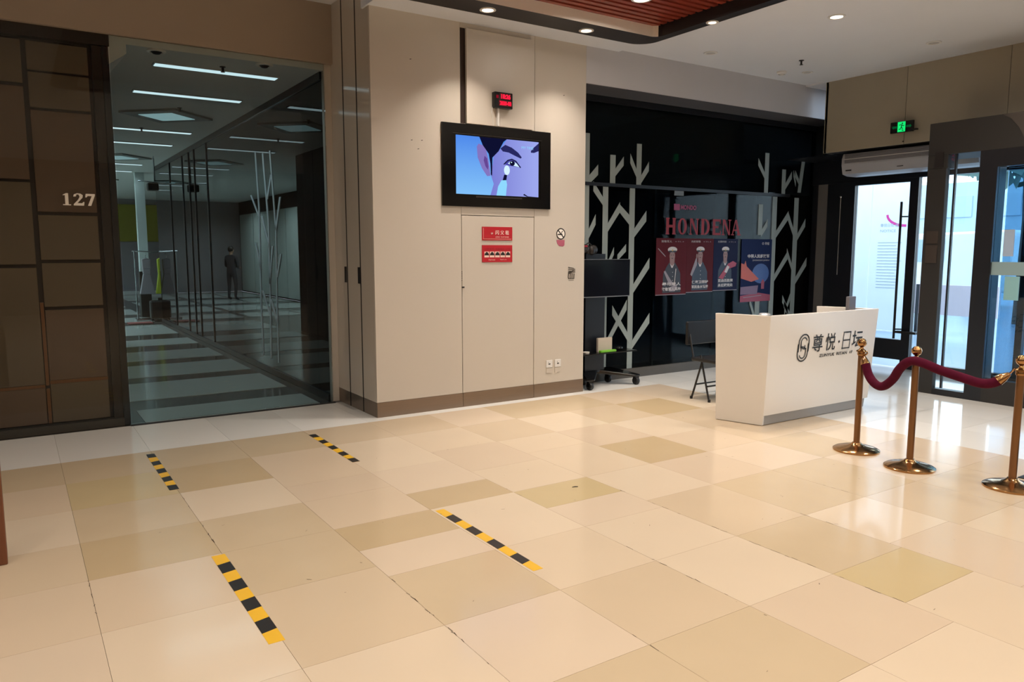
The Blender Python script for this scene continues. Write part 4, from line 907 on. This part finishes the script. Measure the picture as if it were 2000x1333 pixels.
for xx, ya, yb2, c in ((1.496, 2.88, 3.35, 9), (1.496, 2.3, 2.75, 5), (.858, 4.3, 5.3, 12), (2.134, 5.3, 5.7, 3), (2.772, 4.1, 4.3, 2), (3.41, 1.7, 3.4, 14), (4.048, 2.6, 2.9, 3), (2.772, 2.3, 3.3, 6), (2.134, 2.1, 2.3, 2), (4.686, 2.9, 3.2, 3), (.22, 3.6, 4.2, 5), (3.41, 3.4, 4.0, 4)):
    for k in range(c):
        y_ = rw.uniform(ya, yb2); sw_.strip([(xx + rw.uniform(-.004, .004), y_), (xx + rw.uniform(-.005, .005), y_ + rw.uniform(.01, .06))], .003, M_wear, 1)
for k in range(60):
    x_ = rw.uniform(.3, 5.5); y_ = rw.uniform(1.6, 5.5); sw_.strip([(x_, y_), (x_ + rw.uniform(-.02, .02), y_ + rw.uniform(-.02, .02) + .002)], rw.uniform(.0015, .004), M_wear, 1)
wm = sw_.build('scuff_marks', floor); wm['kind'] = 'stuff'
# tiny litter
o = MB().prism([(3.17, 4.06, .001), (3.20, 4.065, .001), (3.215, 4.05, .001), (3.205, 4.045, .001), (3.19, 4.055, .001)], (0, 0, .003), M_ink).build('litter_scrap'); tag(o, 'tiny black scrap lying in the middle of the floor', 'scrap')

# ================================================================== TELEVISION TROLLEY
tr_ = thing('screen_trolley', 'black castered trolley carrying a dark screen beside the cream wall', 'trolley', (5.95, 7.05, 0))
MB().box(5.53, 6.375, 7.05, 7.09, 1.09, 1.53, mat('screen_off', '11131A', .12)).build('screen', tr_, bevel=.004)
MB().box(5.53, 6.375, 7.045, 7.092, 1.53, 1.536, mat('screen_edge', '6E7278', .3)).box(5.53, 6.375, 7.045, 7.092, 1.080, 1.090, mat('screen_edge', '6E7278')).build('edge_trim', tr_)
MB().box(5.72, 6.02, 7.10, 7.16, .16, 1.6, M_frame).build('column', tr_)
MB().box(5.535, 6.40, 6.92, 7.14, .405, .42, M_blackgloss).build('shelf', tr_, bevel=.004)
b = MB()
b.hexa([(5.53, 6.83, .11), (5.66, 6.83, .11), (6.0, 7.18, .14), (5.70, 7.18, .14)], [(5.53, 6.83, .14), (5.66, 6.83, .14), (6.0, 7.18, .20), (5.70, 7.18, .20)], M_blackgloss)
b.hexa([(6.30, 6.83, .10), (6.38, 6.83, .10), (6.18, 7.18, .14), (5.85, 7.18, .14)], [(6.30, 6.83, .13), (6.38, 6.83, .13), (6.18, 7.18, .20), (5.85, 7.18, .20)], M_blackgloss)
b.build('base', tr_, bevel=.01)
for x, y in ((5.615, 6.87), (6.335, 6.86), (5.75, 7.17), (6.15, 7.17)):
    cs = MB().box(x - .03, x + .03, y - .02, y + .02, .075, .12, M_blackgloss).box(x - .034, x - .028, y - .02, y + .02, .04, .12, M_blackgloss).box(x + .028, x + .034, y - .02, y + .02, .04, .12, M_blackgloss).build('caster', tr_)
    b = MB().lathe([(.001, -.022), (.045, -.022), (.05, -.012), (.05, .012), (.045, .022), (.001, .022)], (0, 0, 0), M_rubber, 20); b.v = [(x + z_, y + a, .05 + c) for a, c, z_ in b.v]
    b.build('wheel', cs, smooth=True)
t = thing('black_bag', 'crumpled black bag lying on top of the dark trolley screen', 'bag', (5.68, 7.1, 1.536))
b = MB(); rnd = random.Random(3)
for k in range(7): b.ball((5.58 + .045 * k, 7.12 + rnd.uniform(-.02, .02), 1.605 + rnd.uniform(0, .06)), .05, M_black, 1, 1, rnd.uniform(.8, 1.3), 10, 7)
b.build('body', t, smooth=True); MB().ball((5.68, 7.07, 1.69), .03, mat('bag_red', 'A02038', .5), 1.3, .6, .4).build('red_tab', t)
MB().tube(smooth_path([(5.70, 7.11, 1.66), (5.76, 7.11, 1.73), (5.85, 7.11, 1.66)]), .008, M_black, 6).build('strap', t)
t = thing('book', 'cream book leaning upright on the trolley shelf', 'book', (5.99, 7.0, .42))
MB().box(5.84, 6.06, 7.0, 7.03, .4215, .59, mat('book_cream', 'B5AA9C', .6)).build('cover', t); MB().box(5.845, 6.062, 7.004, 7.026, .4245, .587, M_paper).build('pages', t)
t = MB().box(5.84, 6.08, 6.94, 6.985, .4205, .445, mat('lime_green', '6FB52A', .5)).build('green_box', bevel=.004); tag(t, 'flat lime green box lying in front of the cream book on the trolley', 'box')
o = MB().ball((6.20, 7.02, .446), .04, M_blackgloss, 1.2, .8, .6).build('computer_mouse', smooth=True); tag(o, 'black computer mouse on the trolley shelf right of the book', 'mouse')
o = MB().lathe([(.001, 0), (.035, 0), (.04, .018), (.001, .02)], (5.66, 7.0, .4205), M_paper, 20).build('paper_dish', smooth=True); tag(o, 'small white dish on the left of the trolley shelf', 'dish')

# ================================================================== FOLDING CHAIR
ch = thing('folding_chair', 'black folding chair half hidden behind the white counter', 'chair', (6.45, 5.75, 0))
def leg(p, q):
    l_ = MB().tube([p, q], .011, M_ink, 10).build('leg', ch, smooth=True)
    MB().lathe([(.001, 0), (.016, 0), (.016, .03), (.001, .03)], p, M_rubber, 12).build('foot_cap', l_)
for x in (6.245, 6.66):
    leg((x, 5.86, .0), (x, 5.70, .48)); leg((x, 5.60, .0), (x, 5.74, .50))
MB().tube([(6.245, 5.63, .17), (6.66, 5.63, .17)], .009, M_ink).tube([(6.245, 5.80, .17), (6.66, 5.80, .17)], .009, M_ink).build('stretcher', ch)
MB().box(6.22, 6.68, 5.46, 5.86, .43, .47, mat('black_vinyl', '141416', .4)).build('seat', ch, bevel=.015, seg=3)
MB().box(6.20, 6.70, 5.90, 5.935, .60, .86, mat('black_vinyl', '141416')).build('backrest', ch, bevel=.012, seg=3)
MB().tube([(6.245, 5.84, .45), (6.245, 5.93, .80)], .010, M_ink).tube([(6.66, 5.84, .45), (6.66, 5.93, .80)], .010, M_ink).build('back_frame', ch)

# ================================================================== LEFT EDGE POST
t = thing('wooden_post', 'reddish brown wooden post with brass band at the left edge', 'post', (-.18, 4.72, 0))
MB().box(-.24, -.118, 4.66, 4.76, 0, .62, mat('varnished_wood', '6A3E26', .35, var=.35, scale=3, stretch=(8, 8, 1))).build('shaft', t, bevel=.006)
MB().box(-.236, -.122, 4.664, 4.756, .62, .68, M_slat).build('neck', t)
MB().box(-.25, -.112, 4.655, 4.765, .68, .69, M_brass).build('band', t); MB().box(-.236, -.128, 4.665, 4.755, .69, .74, mat('tan_cap', 'A98A62', .5)).build('cap', t, bevel=.008)

# ================================================================== CORRIDOR CONTENTS
t = thing('garment_rack', 'chrome garment rack standing at the far end of the corridor', 'rack', (2.75, 19.6, 0))
MC = mat('chrome', 'D5D9DC')
MB().tube([(2.35, 19.6, 1.62), (3.25, 19.6, 1.58)], .015, MC).tube([(2.4, 19.6, 0), (2.4, 19.6, 1.62)], .015, MC).tube([(3.2, 19.6, 0), (3.2, 19.6, 1.6)], .015, MC).build('frame', t)
MB().box(2.35, 3.25, 19.4, 19.8, .0, .04, MC).build('foot', t)
def garment(x, y, z0, z1, wd, mt, label, cat='dress'):
    t = thing('hanging_garment', label, cat, (x, y, z0), 'clothes on the far garment rack')
    h = z1 - z0; b = MB()
    secs = [(z1, .05), (z1 - .04 * h, .55), (z1 - .3 * h, .5), (z1 - .45 * h, .45), (z0, 1.0)]
    pf = []
    for z, k in secs:
        pf.append([(x - wd / 2 * k, y - .07, z), (x + wd / 2 * k, y - .07, z), (x + wd / 2 * k, y + .07, z), (x - wd / 2 * k, y + .07, z)])
    for a, c in zip(pf[:-1], pf[1:]): b.hexa(c, a, mt)
    b.build('cloth', t, bevel=.01); MB().tube(smooth_path([(x, y, z1 - .02), (x, y, z1 + .06), (x + .02, y, z1 + .09), (x, y, z1 + .11)]), .006, MC, 6).build('hanger_hook', t)
garment(2.62, 19.5, .62, 1.46, .32, mat('grey_cloth', '8A868A', .8), 'grey long garment on the corridor rack, beside the lime one')
garment(2.93, 19.5, .62, 1.46, .26, mat('lime_cloth', 'A9B62E', .8), 'lime green long garment on the corridor rack')
garment(3.17, 19.5, .62, 1.46, .18, mat('dark_cloth', '15151A', .8), 'black garment at the right end of the corridor rack')
t = thing('white_column', 'tall white column at the end of the corridor', 'column', (2.62, 20.6, 0))
MB().box(2.62, 2.82, 20.5, 20.7, 1.12, 3.5, mat('column_white', 'C8D2D0', .5)).build('shaft', t); MB().box(2.60, 2.84, 20.48, 20.72, 0, 1.12, M_ink).build('black_base', t)
t = thing('black_suitcase', 'black bulky luggage under the hanging garments', 'luggage', (2.9, 19.3, 0))
MB().box(2.62, 3.2, 19.15, 19.38, .06, .48, M_ink).build('body', t, bevel=.04); MB().box(2.8, 3.0, 19.24, 19.28, .48, .54, M_ink).build('handle', t)
for x in (2.66, 3.12): MB().ball((x, 19.26, .03), .03, M_rubber).build('wheel', t)
o = MB().box(2.1, 2.6, 18.7, 19.1, .001, .012, mat('dull_red_mat', '7A3A36', .8)).build('red_mat'); tag(o, 'dull red mat on the corridor floor by the garments', 'mat')
t = thing('ceiling_projector', 'black spotlight fixture on a bar near the far corridor ceiling', 'spotlight', (2.6, 16.8, 2.9))
MB().tube([(2.2, 16.8, 3.0), (2.8, 16.8, 2.98)], .014, MC).tube([(2.5, 16.8, 3.0), (2.5, 16.8, 3.5)], .014, MC).build('bar', t); MB().box(2.36, 2.56, 16.7, 16.9, 2.82, 2.97, M_ink).build('lamp_head', t, bevel=.02)

# person standing far down the concourse (seen mirrored in the dark glass)
def person(x, y, label, faceang=0):
    t = thing('person', label, 'person', (x, y, 0))
    V = {'pel': (0, 0, .95), 'sp': (0, 0, 1.15), 'ch': (0, 0, 1.36), 'nk': (0, .0, 1.50), 'sl': (-.17, 0, 1.42), 'sr': (.17, 0, 1.42), 'el': (-.22, .02, 1.12), 'er': (.22, .02, 1.12), 'wl': (-.12, .22, 1.05), 'wr': (.12, .22, 1.08),
         'hl': (-.10, 0, .88), 'hr': (.10, 0, .88), 'kl': (-.12, .03, .50), 'kr': (.12, .03, .50), 'al': (-.12, -.02, .10), 'ar': (.12, -.02, .10), 'tl': (-.14, .14, .04), 'tr': (.14, .14, .04)}
    R = {'pel': .14, 'sp': .13, 'ch': .16, 'nk': .06, 'sl': .07, 'sr': .07, 'el': .05, 'er': .05, 'wl': .035, 'wr': .035, 'hl': .10, 'hr': .10, 'kl': .07, 'kr': .07, 'al': .05, 'ar': .05, 'tl': .04, 'tr': .04}
    E_ = [('pel', 'sp'), ('sp', 'ch'), ('ch', 'nk'), ('ch', 'sl'), ('ch', 'sr'), ('sl', 'el'), ('sr', 'er'), ('el', 'wl'), ('er', 'wr'), ('pel', 'hl'), ('pel', 'hr'), ('hl', 'kl'), ('hr', 'kr'), ('kl', 'al'), ('kr', 'ar'), ('al', 'tl'), ('ar', 'tr')]
    ks = list(V); me = bpy.data.meshes.new('body'); me.from_pydata([V[k] for k in ks], [(ks.index(a), ks.index(c)) for a, c in E_], [])
    o = bpy.data.objects.new('body', me); C.objects.link(o); o.parent = t
    md = o.modifiers.new('skin', 'SKIN'); me.materials.append(mat('dark_clothes', '2A2A2E', .8))
    for i, k in enumerate(ks): me.skin_vertices[0].data[i].radius = (R[k], R[k] * .8)
    me.skin_vertices[0].data[0].use_root = True
    ss = o.modifiers.new('sub', 'SUBSURF'); ss.levels = 2; ss.render_levels = 2
    WORLD[o.name] = Vector((x, y, 0)); ox, oy = x, y
    SK = mat('skin', 'B58C72', .6)
    b = MB().ball((ox, oy + .02, 1.63), .10, SK, .85, .95, 1.15, 16, 12).ball((ox, oy + .125, 1.61), .018, SK, .8, 1, 1.4, 8, 6); b.ball((ox - .088, oy + .01, 1.62), .022, SK, .5, 1, 1.4, 8, 6).ball((ox + .088, oy + .01, 1.62), .022, SK, .5, 1, 1.4, 8, 6)
    b.tube([(ox, oy, 1.46), (ox, oy + .01, 1.56)], .055, SK); b.build('head', t, smooth=True)
    MB().ball((ox, oy - .005, 1.67), .108, M_ink, .88, .95, 1.0, 16, 10).build('hair', t, smooth=True)
    b = MB()
    for sx in (-1, 1):
        hx, hy, hz = ox + sx * .11, oy + .26, 1.07; b.ball((hx, hy, hz), .04, SK, .8, 1, .5, 10, 8)
        for k in range(4): b.tube([(hx - .024 + k * .016, hy + .03, hz), (hx - .024 + k * .016, hy + .07, hz - .01), (hx - .022 + k * .015, hy + .085, hz - .03)], .008, SK, 6)
        b.tube([(hx - sx * .03, hy, hz), (hx - sx * .05, hy + .03, hz + .01)], .009, SK, 6)
    b.build('hands', t, smooth=True)
    MB().box(ox - .04, ox + .04, oy + .31, oy + .32, 1.06, 1.20, M_ink).build('phone', t)
    t.rotation_euler.z = faceang
person(-.32, 25.8, 'person in dark clothes looking down at a phone, reflected in the corridor glass', .8)
